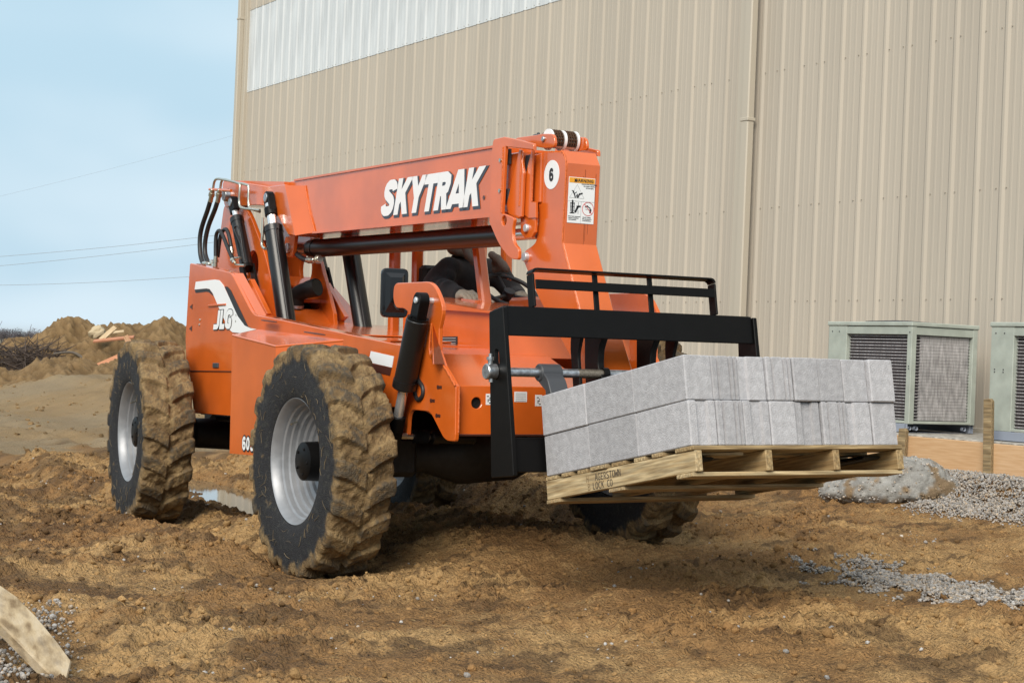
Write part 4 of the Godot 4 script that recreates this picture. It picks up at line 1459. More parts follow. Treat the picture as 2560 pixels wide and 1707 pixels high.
func side_decals(panel: Node3D) -> void:
	var x0 := -0.8035
	var st := S()
	plate(st, [[-2.988, 1.762], [-2.731, 1.761], [-2.672, 1.754], [-2.584, 1.707], [-2.606, 1.711], [-2.679, 1.735], [-2.733, 1.741], [-2.964, 1.740]], x0 + 0.0005, -0.8005, 0.0)
	obj("decal_shadow", st, M.ink, panel)
	st = S()
	plate(st, [[-2.366, 1.764], [-2.305, 1.760], [-2.240, 1.733], [-1.894, 1.475], [-1.822, 1.461], [-1.952, 1.479], [-2.097, 1.550]], x0 + 0.0005, -0.8005, 0.0)
	obj("decal_shadow", st, M.ink, panel)
	st = S()
	plate(st, [[-2.964, 1.821], [-2.566, 1.821], [-2.474, 1.812], [-2.395, 1.777], [-2.092, 1.550], [-1.954, 1.482], [-1.846, 1.463], [-1.735, 1.453], [-2.035, 1.432], [-2.183, 1.440], [-2.260, 1.465], [-2.447, 1.603], [-2.599, 1.726], [-2.667, 1.757], [-2.734, 1.764], [-2.985, 1.765]], x0 - 0.001, -0.801, 0.0)
	obj("swoosh_decal", st, M.white, panel)
	var at := Transform3D(SIDEWAYS, Vector3(-0.806, 1.532, -2.36))
	obj("logo_outline", block_letters("JLG", 0.135, 0.04, 0.24, 1.18, at), M.ink, panel)
	obj("logo_lettering", block_letters("JLG", 0.135, 0.0, 0.24, 1.18, at.translated(Vector3(-0.0015, 0, 0))), M.white, panel)

func machine_boom(root: Node3D) -> void:
	var O: Material = M.orange
	var boom := part("boom", root)
	var st := S()
	plate(st, [[-2.70, 2.178], [0.41, 2.094], [0.41, 2.503], [-2.70, 2.582]], -0.19, 0.19, 0.006)
	var outer := obj("outer_section", st, O, boom)
	for q in [[2.178, 2.094, -0.004], [2.582, 2.503, -0.010]]:
		st = S()
		for s in [-1.0, 1.0]:
			hexa(st, [Vector3(s * 0.188, q[0] + q[2], -2.6), Vector3(s * 0.201, q[0] + q[2], -2.6), Vector3(s * 0.201, q[1] + q[2], 0.41), Vector3(s * 0.188, q[1] + q[2], 0.41), Vector3(s * 0.188, q[0] + q[2] + 0.014, -2.6), Vector3(s * 0.201, q[0] + q[2] + 0.014, -2.6), Vector3(s * 0.201, q[1] + q[2] + 0.014, 0.41), Vector3(s * 0.188, q[1] + q[2] + 0.014, 0.41)])
		obj("edge_flange", st, O, outer)
	# rear yoke: flared cheeks back to the pivot
	var yoke := [[-3.94, 2.66, 0.05], [-3.90, 2.70, 0.04], [-2.954, 2.560, 0.06], [-2.62, 2.545], [-2.40, 2.155], [-2.54, 2.172], [-2.861, 2.405, 0.06], [-3.20, 2.44], [-3.72, 2.47, 0.08], [-3.88, 2.47, 0.06]]
	for s in [-1.0, 1.0]:
		st = S()
		plate(st, rounded_list(yoke), s * 0.262, s * 0.236, 0.005, Transform3D(), [circle(-3.80, 2.565, 0.05, 20)])
		obj("yoke_cheek", st, O, boom)
		st = S()
		hexa(st, [Vector3(s * 0.262, 2.158, -2.41), Vector3(s * 0.262, 2.54, -2.625), Vector3(s * 0.24, 2.54, -2.64), Vector3(s * 0.24, 2.158, -2.43), Vector3(s * 0.19, 2.172, -2.20), Vector3(s * 0.19, 2.52, -2.40), Vector3(s * 0.188, 2.52, -2.5), Vector3(s * 0.188, 2.172, -2.3)])
		obj("yoke_flare", st, O, boom)
		if s < 0: bead(boom, [Vector3(-0.195, 2.172, -2.20), Vector3(-0.196, 2.35, -2.32), Vector3(-0.195, 2.52, -2.40)], 0.006)
	st = S()
	hexa(st, [Vector3(-0.235, 2.49, -3.85), Vector3(0.235, 2.49, -3.85), Vector3(0.235, 2.45, -2.7), Vector3(-0.235, 2.45, -2.7), Vector3(-0.235, 2.69, -3.86), Vector3(0.235, 2.69, -3.86), Vector3(0.235, 2.575, -2.7), Vector3(-0.235, 2.575, -2.7)])
	obj("yoke_web", st, O, boom)
	st = S()
	lathe(st, Vector3(-0.30, 2.565, -3.80), Vector3(1, 0, 0), [[0, 0], [0, 0.045], [0.01, 0.05], [0.59, 0.05], [0.60, 0.045], [0.60, 0]], 24)
	obj("pivot_pin", st, M.steel, boom)
	# lettering on the side
	var lx := Transform3D(SIDEWAYS * Basis.from_euler(Vector3(0, 0, -0.026)), Vector3(-0.193, 2.302, -0.415))
	obj("lettering_shadow", block_letters("SKYTRAK", 0.232, 0.035, 0.30, 1.02, lx.translated(Vector3(0.001, -0.010, 0.014))), M.shade, boom)
	obj("side_lettering", block_letters("SKYTRAK", 0.232, 0.0, 0.30, 1.02, lx.translated(Vector3(-0.001, 0, 0))), M.white, boom)
	lettering("R", 0.014, M.shade, boom, Transform3D(SIDEWAYS, Vector3(-0.1935, 2.213, 0.285)), "registered_mark", "Droid Sans", 0.6, 0.0, 1.0, 0.001)
	var rg := S()
	var rp := []
	for k in 17: rp.append(Vector3(-0.1935, 2.213 + 0.012 * sin(TAU * k / 16), 0.285 + 0.012 * cos(TAU * k / 16)))
	tube(rg, rp, 0.0015, 5)
	obj("registered_ring", rg, M.shade, boom)
	# inner sections and wear pads
	st = S()
	box(st, Vector3(0, 2.295, 0.36), Vector3(0.31, 0.34, 0.48), 0.006, Transform3D(Basis.from_euler(Vector3(0.027, 0, 0)), Vector3.ZERO).translated(Vector3(0, 0, 0)))
	obj("middle_section", st, O, boom)
	st = S()
	box(st, Vector3(0, 2.285, 0.60), Vector3(0.25, 0.28, 0.44), 0.006)
	obj("inner_section", st, O, boom)
	for q in [[-0.168, 2.43, 0.52], [-0.168, 2.20, 0.52], [0.168, 2.43, 0.52], [-0.135, 2.38, 0.70], [-0.135, 2.20, 0.72]]:
		st = S()
		box(st, Vector3(q[0], q[1], q[2]), Vector3(0.02, 0.09, 0.05), 0.003)
		obj("wear_pad", st, M.grey, boom)
	# collar at the boom mouth, sweeping down to the lower hook
	var collar := [[0.405, 2.06], [0.425, 2.50, 0.03], [0.435, 2.537, 0.04], [0.56, 2.537], [0.708, 2.506], [0.90, 2.46, 0.02], [0.90, 2.425], [0.72, 2.455], [0.58, 2.478], [0.555, 2.10], [0.60, 2.09], [0.70, 2.06, 0.02], [0.675, 1.99, 0.05], [0.70, 1.915, 0.05], [0.755, 1.885, 0.02], [0.755, 1.822, 0.02], [0.66, 1.832, 0.06], [0.53, 1.915, 0.08]]
	for s in [-1.0, 1.0]:
		st = S()
		plate(st, rounded_list(collar), s * 0.222, s * 0.200, 0.004, Transform3D(), [circle(0.583, 2.055, 0.028, 16)])
		var cp := obj("collar_plate", st, O, boom)
		if s < 0:
			bead(cp, [Vector3(-0.223, 2.48, 0.555), Vector3(-0.223, 2.30, 0.553), Vector3(-0.223, 2.10, 0.552)], 0.005)
			for yy in [2.405, 2.23]:
				st = S()
				lathe(st, Vector3(-0.222, yy, 0.53), Vector3(-1, 0, 0), [[0, 0], [0, 0.012], [0.008, 0.012], [0.008, 0]], 6)
				obj("bolt", st, M.zinc, cp)
	for q in [[-0.170, [[0.663, 2.456], [0.529, 2.151], [0.556, 2.097], [0.664, 2.062], [0.707, 2.072], [0.719, 2.316], [0.682, 2.450]]], [-0.146, [[0.765, 2.452], [0.626, 2.152], [0.650, 2.099], [0.745, 2.060], [0.823, 2.058], [0.819, 2.147], [0.762, 2.155], [0.775, 2.450]]], [-0.138, [[0.637, 2.086], [0.645, 1.984], [0.693, 1.950], [0.764, 1.949], [0.805, 1.980], [0.809, 2.070]]]]:
		st = S()
		plate(st, rounded_list(q[1]), q[0] - 0.009, q[0] + 0.009, 0.003)
		obj("ear_plate", st, O, boom)
		st = S()
		plate(st, rounded_list(q[1]), -q[0] - 0.009, -q[0] + 0.009, 0.003)
		obj("ear_plate", st, O, boom)
	bead(boom, [Vector3(-0.156, 2.447, 0.789), Vector3(-0.156, 2.297, 0.781), Vector3(-0.156, 2.153, 0.779)], 0.005)
	bead(boom, [Vector3(-0.180, 2.448, 0.695), Vector3(-0.180, 2.304, 0.686), Vector3(-0.180, 2.131, 0.679)], 0.005)
	var ep: Vector3 = [Vector3(-0.150, 2.007, 0.718)][0]
	xpin(boom, ep, 0.023, -0.164, 0.164, M.pinsteel)
	# chain rollers on top
	for s in [-1.0, 1.0]:
		st = S()
		plate(st, rounded_list([[0.496, 2.539], [0.525, 2.546, 0.01], [0.742, 2.536], [0.798, 2.536, 0.03], [0.937, 2.520, 0.04], [0.954, 2.445, 0.04], [0.844, 2.449, 0.03], [0.716, 2.475], [0.526, 2.523]]), s * 0.105 - 0.009, s * 0.105 + 0.009, 0.003)
		obj("roller_bracket", st, O, boom)
	var rc: Vector3 = [Vector3(-0.030, 2.503, 0.828)][0]
	rc.x = 0.0
	xpin(boom, rc, 0.016, -0.125, 0.125, M.steel, "roller_pin")
	st = S()
	lathe(st, rc + Vector3(-0.09, 0, 0), Vector3(1, 0, 0), [[0, 0], [0, 0.060], [0.012, 0.060], [0.012, 0.046], [0.082, 0.046], [0.082, 0.058], [0.098, 0.058], [0.098, 0.046], [0.168, 0.046], [0.168, 0.060], [0.18, 0.060], [0.18, 0]], 32)
	obj("chain_roller", st, M.white, boom)
	for cx in [-0.043, 0.043]:
		st = S()
		for k in 11:
			var t := lerpf(-0.9, 2.6, k / 10.0)
			var p := rc + Vector3(cx, sin(PI * 0.5 - t + 0.5) * 0.052, cos(PI * 0.5 - t + 0.5) * 0.052)
			var bs := Basis.from_euler(Vector3(t - 0.5, 0, 0))
			for j in 4:
				box(st, Vector3(-0.024 + j * 0.016, 0, 0), Vector3(0.007, 0.014, 0.021), 0.003, Transform3D(bs, p))
			cyl(st, p + bs * Vector3(-0.031, 0, 0.008), p + bs * Vector3(0.031, 0, 0.008), 0.005, 8)
		for k in 6:
			var p := rc + Vector3(cx, 0.052 - k * 0.0045, -0.035 - k * 0.021)
			for j in 4: box(st, p + Vector3(-0.024 + j * 0.016, 0, 0), Vector3(0.007, 0.014, 0.024), 0.003)
		obj("lift_chain", st, M.rust, boom)
	st = S()
	box(st, rc + Vector3(0, 0.03, -0.17), Vector3(0.16, 0.04, 0.045), 0.006)
	cyl(st, rc + Vector3(-0.05, 0.04, -0.17), rc + Vector3(-0.05, 0.062, -0.17), 0.009, 6)
	obj("chain_anchor", st, M.grey, boom)
	# goose neck
	var neck := [[0.79, 2.436], [1.027, 2.418], [1.075, 2.345], [1.052, 1.905], [1.244, 1.520], [1.37, 1.313, 0.1], [1.455, 1.17, 0.1], [1.46, 1.02, 0.06], [1.36, 0.97, 0.06], [1.27, 1.02, 0.06], [1.25, 1.18, 0.1], [1.05, 1.375, 0.1], [0.805, 1.60, 0.1], [0.669, 1.765, 0.04], [0.617, 1.83, 0.04], [0.625, 1.885, 0.035], [0.70, 1.905, 0.03], [0.765, 1.935, 0.05], [0.777, 2.113]]
	st = S()
	plate(st, rounded_list(neck), -0.113, 0.113, 0.008)
	var nk := obj("boom_neck", st, O, boom)
	bead(nk, [Vector3(-0.112, 2.418, 1.02), Vector3(-0.112, 2.345, 1.068), Vector3(-0.112, 2.12, 1.058), Vector3(-0.112, 1.905, 1.046)], 0.005)
	bead(nk, [Vector3(-0.112, 1.905, 1.046), Vector3(-0.112, 1.70, 1.148), Vector3(-0.112, 1.52, 1.238)], 0.004)
	xpin(nk, Vector3(0, 1.848, 0.662), 0.027, -0.136, 0.136, M.pinsteel)
	st = S()
	for s in [-1.0, 1.0]: lathe(st, Vector3(s * 0.113, 1.05, 1.36), Vector3(s, 0, 0), [[-0.01, 0], [0.004, 0.062], [0.008, 0.058], [0.008, 0.0]], 24)
	obj("pivot_boss", st, M.rusty, nk)
	# number disc
	var dc: Vector3 = [Vector3(-0.115, 2.294, 0.921)][0]
	st = S()
	cyl(st, Vector3(-0.1125, dc.y, dc.z), Vector3(-0.1150, dc.y, dc.z), 0.081, 40, 0.0)
	var disc := obj("number_disc", st, M.white, nk)
	obj("number_lettering", block_letters("6", 0.078, 0.0, 0.0, 0.85, Transform3D(SIDEWAYS, Vector3(-0.1165, dc.y, dc.z)), 0.105), M.ink, disc)
	neck_label(nk)
	# rain streaks of grime run down the front face
	st = S()
	for k in 9:
		var x := rng.randf_range(0.0, 0.10)
		var y := rng.randf_range(2.10, 2.33)
		var l := rng.randf_range(0.05, 0.28)
		var z := 1.0756 - (2.345 - y) * 0.0523
		var z2_ := 1.0756 - (2.345 - y + l) * 0.0523
		fquad(st, Vector3(x, y, z + 0.0008), Vector3(x + 0.0018, y, z + 0.0008), Vector3(x + 0.0014, y - l, z2_ + 0.0008), Vector3(x + 0.0003, y - l, z2_ + 0.0008), Vector3(0, 2, 0))
	var gs := obj("grime_streaks", st, M.maroon, nk)
	gs.set_meta("kind", "stuff")

# the decal on the front of the neck: header, pictograms, small print
func neck_label(nk: Node3D) -> void:
	var lean := Basis.from_euler(Vector3(0.0522, 0, 0))
	var at := Transform3D(lean, Vector3(-0.008, 2.145, 1.0664))
	var w := 0.172
	var h := 0.252
	var P := func(st: SurfaceTool, x: float, y: float, sx: float, sy: float, lift: float, turn := 0.0) -> void:
		box(st, Vector3.ZERO, Vector3(sx, sy, 0.0012), 0.0, at * Transform3D(Basis.from_euler(Vector3(0, 0, turn)), Vector3(x, y, lift)))
	var st := S()
	P.call(st, 0, 0, w, h, 0.0)
	var pl := obj("warning_decal", st, M.white, nk)
	st = S()
	P.call(st, 0, h / 2 - 0.017, w - 0.006, 0.028, 0.001)
	obj("warning_band", st, M.amber, pl)
	lettering("WARNING", 0.017, M.ink, pl, at * Transform3D(Basis(), Vector3(0.012, h / 2 - 0.017, 0.002)), "warning_lettering", "Droid Sans", 0.9, 0.0, 1.1, 0.001)
	st = S()
	plate(st, [[-0.052, h / 2 - 0.026], [-0.032, h / 2 - 0.026], [-0.042, h / 2 - 0.008]], 0.0015, 0.0025, 0.0, at * Transform3D(FRONTAL, Vector3.ZERO))
	obj("alert_triangle", st, M.ink, pl)
	st = S()
	P.call(st, 0, -0.005, w - 0.004, 0.0014, 0.001)
	P.call(st, 0.0, -0.065, 0.0014, 0.118, 0.001)
	# falling figure triangle
	P.call(st, -0.030, 0.012, 0.094, 0.0014, 0.001)
	P.call(st, -0.054, 0.049, 0.0014, 0.088, 0.001, -0.56)
	P.call(st, -0.006, 0.049, 0.0014, 0.088, 0.001, 0.56)
	obj("divider_lines", st, M.labelgrey, pl)
	st = S()
	for q in [[-0.048, 0.034, 0.007, 0.026, 0.5], [-0.056, 0.046, 0.004, 0.02, 0.9], [-0.040, 0.040, 0.004, 0.02, -1.0], [-0.044, 0.022, 0.004, 0.02, 0.3], [-0.034, 0.022, 0.004, 0.02, -0.5], [-0.018, 0.026, 0.008, 0.028, -0.45], [-0.006, 0.036, 0.026, 0.008, 0.35], [-0.027, 0.024, 0.004, 0.022, 0.0],
			[-0.056, -0.040, 0.011, 0.060, 0.0], [-0.068, -0.038, 0.003, 0.050, 0.05], [-0.044, -0.038, 0.003, 0.050, -0.05], [-0.056, -0.071, 0.030, 0.006, 0.0], [-0.056, -0.036, 0.026, 0.003, 0.0], [-0.056, -0.018, 0.022, 0.004, 0.0], [-0.028, -0.050, 0.012, 0.040, -0.5], [-0.016, -0.034, 0.026, 0.010, 0.1],
			[-0.018, -0.020, 0.002, 0.018, 0.0], [-0.018, -0.066, 0.002, 0.018, 0.0], [0.050, -0.034, 0.030, 0.006, -0.5], [0.034, -0.030, 0.020, 0.005, 0.5], [0.062, -0.055, 0.010, 0.022, -0.2], [0.036, -0.046, 0.014, 0.002, 0.0], [0.056, -0.046, 0.010, 0.002, 0.0]]:
		P.call(st, q[0], q[1], q[2], q[3], 0.0012, q[4])
	cyl(st, at * Vector3(-0.053, 0.048, 0.0008), at * Vector3(-0.053, 0.048, 0.002), 0.004, 12, 0.0)
	cyl(st, at * Vector3(-0.056, -0.005, 0.0008), at * Vector3(-0.056, -0.005, 0.002), 0.0055, 12, 0.0)
	obj("pictograms", st, M.ink, pl)
	st = S()
	var ring := []
	for k in 33: ring.append(at * Vector3(0.046 + cos(TAU * k / 32) * 0.037, -0.044 + sin(TAU * k / 32) * 0.037, 0.0012))
	tube(st, ring, 0.0016, 5)
	P.call(st, 0.046, -0.044, 0.003, 0.074, 0.0016, 0.75)
	obj("prohibition_ring", st, M.red, pl)
	for q in [["FALLING OFF ATTACHMENT", 0.048, 0.090, 0.0062], ["can result in death or", 0.050, 0.080, 0.0062], ["serious injury.", 0.052, 0.070, 0.0062], ["Lift or lower personnel", -0.042, -0.090, 0.0058], ["only in a compliant", -0.046, -0.099, 0.0058], ["work platform.", -0.052, -0.108, 0.0058], ["DO NOT TRAVEL", 0.040, -0.092, 0.0058], ["with personnel in", 0.041, -0.101, 0.0058], ["a work platform.", 0.040, -0.110, 0.0058]]:
		lettering(q[0], q[3], M.ink, pl, at * Transform3D(Basis(), Vector3(q[1], q[2], 0.0014)), "small_print", "Droid Sans", 0.4, 0.0, 0.9, 0.0006)

func machine_rams(root: Node3D) -> void:
	for s in [-1.0, 1.0]:
		# lift cylinder
		var base := Vector3(s * 0.30, 1.45, -2.40)
		var top := Vector3(s * 0.30, 2.45, -2.985)
		var d := (Vector3(s * 0.30, 2.24, -2.735) - Vector3(s * 0.30, 1.551, -2.441)).normalized()
		top = base + d * 1.10
		var o := ram(root, "lift_cylinder", base, top - d * 0.05, 0.068, 0.86, 0.036)
		var st := S()
		eye(st, top, d, 0.048, 0.026, 0.115)
		cyl(st, top - d * 0.15, top - d * 0.085, 0.048, 20)
		obj("rod_eye", st, M.black, o)
		xpin(o, top, 0.034, s * 0.30 - 0.034, s * 0.30 + 0.034, M.steel)
		# slender pipe along the barrel
		hose(o, [base + d * 0.84 + Vector3(0, 0.0, 0.07), base + d * 0.80 + Vector3(-0.02, 0, 0.085), base + d * 0.5 + Vector3(-0.02, 0, 0.085), base + d * 0.05 + Vector3(-0.02, 0, 0.085)], 0.009, M.hose, "barrel_pipe")
		# slave cylinder
		var lb := Vector3(s * 0.31, 1.834, -3.141)
		var lt := Vector3(s * 0.31, 2.486, -3.55)
		var e := (lt - lb).normalized()
		var sl := ram(root, "tilt_slave_cylinder", lb, lt - e * 0.03, 0.050, 0.46, 0.026, 0.16)
		st = S()
		eye(st, lt, e, 0.048, 0.026, 0.09)
		for q in [-0.042, 0.042]:
			eye(st, lb + Vector3(q, 0, 0), -e, 0.036, 0.010, 0.17)
		cyl(st, lb + e * 0.135, lb + e * 0.17, 0.052, 20)
		obj("cylinder_eyes", st, M.black, sl)
		xpin(sl, lt, 0.034, s * 0.31 - 0.032, s * 0.31 + 0.032, M.steel)
		xpin(sl, lb, 0.018, s * 0.31 - 0.075, s * 0.31 + 0.06, M.dark)
		st = S()
		plate(st, [[-3.17, 1.87], [-3.10, 1.87], [-2.74, 1.60], [-2.86, 1.55], [-3.17, 1.72]], s * 0.31 - 0.020, s * 0.31 + 0.020, 0.004)
		obj("cylinder_lug", st, M.orange, root)
	# extension ram slung under the boom
	var a := Vector3(-0.0, 2.095, -2.72)
	var b := Vector3(0.0, 1.995, 0.60)
	var ex := ram(root, "extension_cylinder", a, b, 0.066, 2.95, 0.035)
	var st := S()
	for s in [-0.10, 0.10]:
		plate(st, rounded_list([[-2.98, 2.115, 0.06], [-2.92, 2.03, 0.05], [-2.80, 2.03, 0.05], [-2.76, 2.19], [-2.95, 2.19]]), s - 0.014, s + 0.014, 0.003)
	obj("ram_bracket", st, M.orange, ex)
	st = S()
	cyl(st, Vector3(-0.135, 2.10, -2.885), Vector3(0.135, 2.10, -2.885), 0.040, 24)
	obj("pin", st, M.steel, ex)
	st = S()
	lathe(st, a + (b - a).normalized() * 0.10, b - a, [[0, 0.066], [0, 0.070], [0.02, 0.070], [0.02, 0.066]], 30)
	obj("barrel_band", st, M.cylblack, ex)
	hose(root, [Vector3(-0.080, 2.140, -3.000), Vector3(-0.080, 2.062, -2.821), Vector3(-0.080, 2.018, -2.697), Vector3(-0.080, 1.998, -2.588)], 0.020, M.hose)
	var fa: Array = [Vector3(-0.080, 1.999, -2.600), Vector3(-0.080, 1.991, -2.458), Vector3(-0.080, 1.994, -2.423), Vector3(-0.080, 1.996, -2.366)]
	fitting(root, fa[0], fa[1], 0.021)
	fitting(root, fa[2], fa[3], 0.026)
	# bracket and hoses at the rear
	var br := S()
	var bp: Array = [Vector3(-0.360, 2.618, -3.954), Vector3(-0.360, 2.566, -3.469)]
	tube(br, bp, 0.012, 8)
	obj("hose_bracket", br, M.orange, root)
	hose(root, [Vector3(-0.360, 2.621, -3.876), Vector3(-0.360, 2.672, -3.847), Vector3(-0.360, 2.686, -3.775), Vector3(-0.360, 2.652, -3.548), Vector3(-0.360, 2.615, -3.345), Vector3(-0.360, 2.595, -3.286), Vector3(-0.360, 2.550, -3.278), Vector3(-0.360, 2.454, -3.284), Vector3(-0.360, 2.414, -3.225), Vector3(-0.360, 2.389, -3.031), Vector3(-0.360, 2.367, -2.859)], 0.010, M.zinc, "hydraulic_pipe")
	hose(root, [Vector3(-0.340, 2.610, -3.768), Vector3(-0.340, 2.661, -3.743), Vector3(-0.340, 2.673, -3.678), Vector3(-0.340, 2.631, -3.453), Vector3(-0.340, 2.589, -3.200), Vector3(-0.340, 2.559, -3.149), Vector3(-0.340, 2.444, -3.142), Vector3(-0.340, 2.402, -3.100), Vector3(-0.340, 2.362, -2.909)], 0.010, M.zinc, "hydraulic_pipe")
	for q in [[[Vector3(-0.360, 2.615, -3.882), Vector3(-0.360, 2.516, -3.933)], [Vector3(-0.360, 2.532, -3.928), Vector3(-0.360, 2.456, -3.991), Vector3(-0.360, 2.330, -4.116), Vector3(-0.360, 2.231, -4.157), Vector3(-0.360, 2.107, -4.134), Vector3(-0.360, 2.033, -4.063), Vector3(-0.360, 2.023, -4.000)]], [[Vector3(-0.360, 2.598, -3.722), Vector3(-0.360, 2.499, -3.766)], [Vector3(-0.360, 2.512, -3.763), Vector3(-0.360, 2.444, -3.826), Vector3(-0.360, 2.326, -3.962), Vector3(-0.360, 2.210, -4.029), Vector3(-0.360, 2.115, -4.026), Vector3(-0.360, 2.052, -3.972), Vector3(-0.360, 2.026, -3.922)]]]:
		fitting(root, q[0][0], q[0][1], 0.020)
		hose(root, q[1], 0.019, M.hose)
	hose(root, [Vector3(-0.450, 2.051, -3.532), Vector3(-0.450, 2.149, -3.539), Vector3(-0.450, 2.226, -3.526), Vector3(-0.450, 2.251, -3.462), Vector3(-0.450, 2.210, -3.386), Vector3(-0.450, 2.107, -3.270), Vector3(-0.450, 2.019, -3.165)], 0.015, M.hose)
	hose(root, [Vector3(-0.420, 2.054, -3.568), Vector3(-0.420, 2.189, -3.531), Vector3(-0.420, 2.244, -3.479), Vector3(-0.420, 2.258, -3.397), Vector3(-0.420, 2.202, -3.329), Vector3(-0.420, 2.109, -3.274)], 0.015, M.hose)
	for q in [[Vector3(-0.450, 2.057, -3.527), Vector3(-0.450, 1.973, -3.536)], [Vector3(-0.450, 2.019, -3.174), Vector3(-0.450, 1.984, -3.118)], [Vector3(-0.420, 2.115, -3.275), Vector3(-0.420, 2.063, -3.257)], [Vector3(-0.420, 2.021, -3.890), Vector3(-0.420, 2.006, -3.725)], [Vector3(-0.420, 2.029, -3.717), Vector3(-0.420, 1.979, -3.638)]]:
		fitting(root, q[0], q[1], 0.017)
	hose(root, [Vector3(-0.440, 1.986, -3.145), Vector3(-0.440, 1.972, -3.109), Vector3(-0.440, 1.965, -3.038), Vector3(-0.440, 1.958, -2.933)], 0.010, M.zinc, "hydraulic_pipe")
	hose(root, [Vector3(-0.410, 2.065, -3.284), Vector3(-0.410, 2.038, -3.255), Vector3(-0.410, 2.028, -3.192), Vector3(-0.410, 2.025, -3.103)], 0.010, M.zinc, "hydraulic_pipe")
	hose(root, [Vector3(-0.390, 1.998, -3.066), Vector3(-0.390, 2.102, -3.126), Vector3(-0.390, 2.212, -3.257), Vector3(-0.390, 2.253, -3.296), Vector3(-0.390, 2.277, -3.270), Vector3(-0.390, 2.260, -3.207), Vector3(-0.390, 2.193, -3.158), Vector3(-0.390, 2.063, -3.106)], 0.007, M.hose)
	hose(root, [Vector3(-0.380, 2.303, -2.737), Vector3(-0.380, 2.242, -2.741), Vector3(-0.380, 2.168, -2.745), Vector3(-0.380, 2.106, -2.749), Vector3(-0.380, 2.076, -2.706), Vector3(-0.380, 2.071, -2.673)], 0.011, M.zinc, "hydraulic_pipe")
	# sway ram between frame plate and front axle
	var sb := Vector3(-0.795, 1.572, 0.695)
	var sl2 := Vector3(-0.80, 0.82, 0.402)
	var d2 := (sl2 - sb).normalized()
	var sw := ram(root, "sway_cylinder", sb, sl2 - d2 * 0.06, 0.064, 0.41, 0.028, 0.11)
	st = S()
	eye(st, sb, -d2, 0.045, 0.030, 0.13)
	lathe(st, sb + d2 * 0.10, d2, [[0, 0], [0, 0.060], [0.085, 0.060], [0.085, 0]], 30)
	obj("base_eye", st, M.black, sw)
	st = S()
	eye(st, sl2, d2, 0.040, 0.030, 0.06)
	cyl(st, sl2 - d2 * 0.12, sl2 - d2 * 0.03, 0.046, 16)
	obj("rod_eye", st, M.black, sw)
	xpin(sw, sb, 0.018, -0.836, -0.70, M.pinsteel)
	xpin(sw, sl2, 0.018, -0.85, -0.72, M.zinc)
	st = S()
	var cp := [Vector3(-0.800, 1.488, 0.665), Vector3(-0.800, 1.403, 0.629), Vector3(-0.800, 1.259, 0.586), Vector3(-0.800, 1.165, 0.560), Vector3(-0.800, 1.155, 0.530)]
	for i in cp.size(): cp[i] += Vector3(-0.045, 0, 0.0)
	tube(st, smooth_path(cp, 5), 0.011, 8)
	obj("barrel_pipe", st, M.blackgloss, sw)
	hose(root, [Vector3(-0.730, 1.288, 0.545), Vector3(-0.730, 1.197, 0.529), Vector3(-0.730, 1.143, 0.542), Vector3(-0.730, 1.098, 0.604), Vector3(-0.730, 1.053, 0.607), Vector3(-0.730, 1.027, 0.558), Vector3(-0.730, 1.052, 0.516), Vector3(-0.730, 1.106, 0.513), Vector3(-0.730, 1.143, 0.542)], 0.013, M.hose)

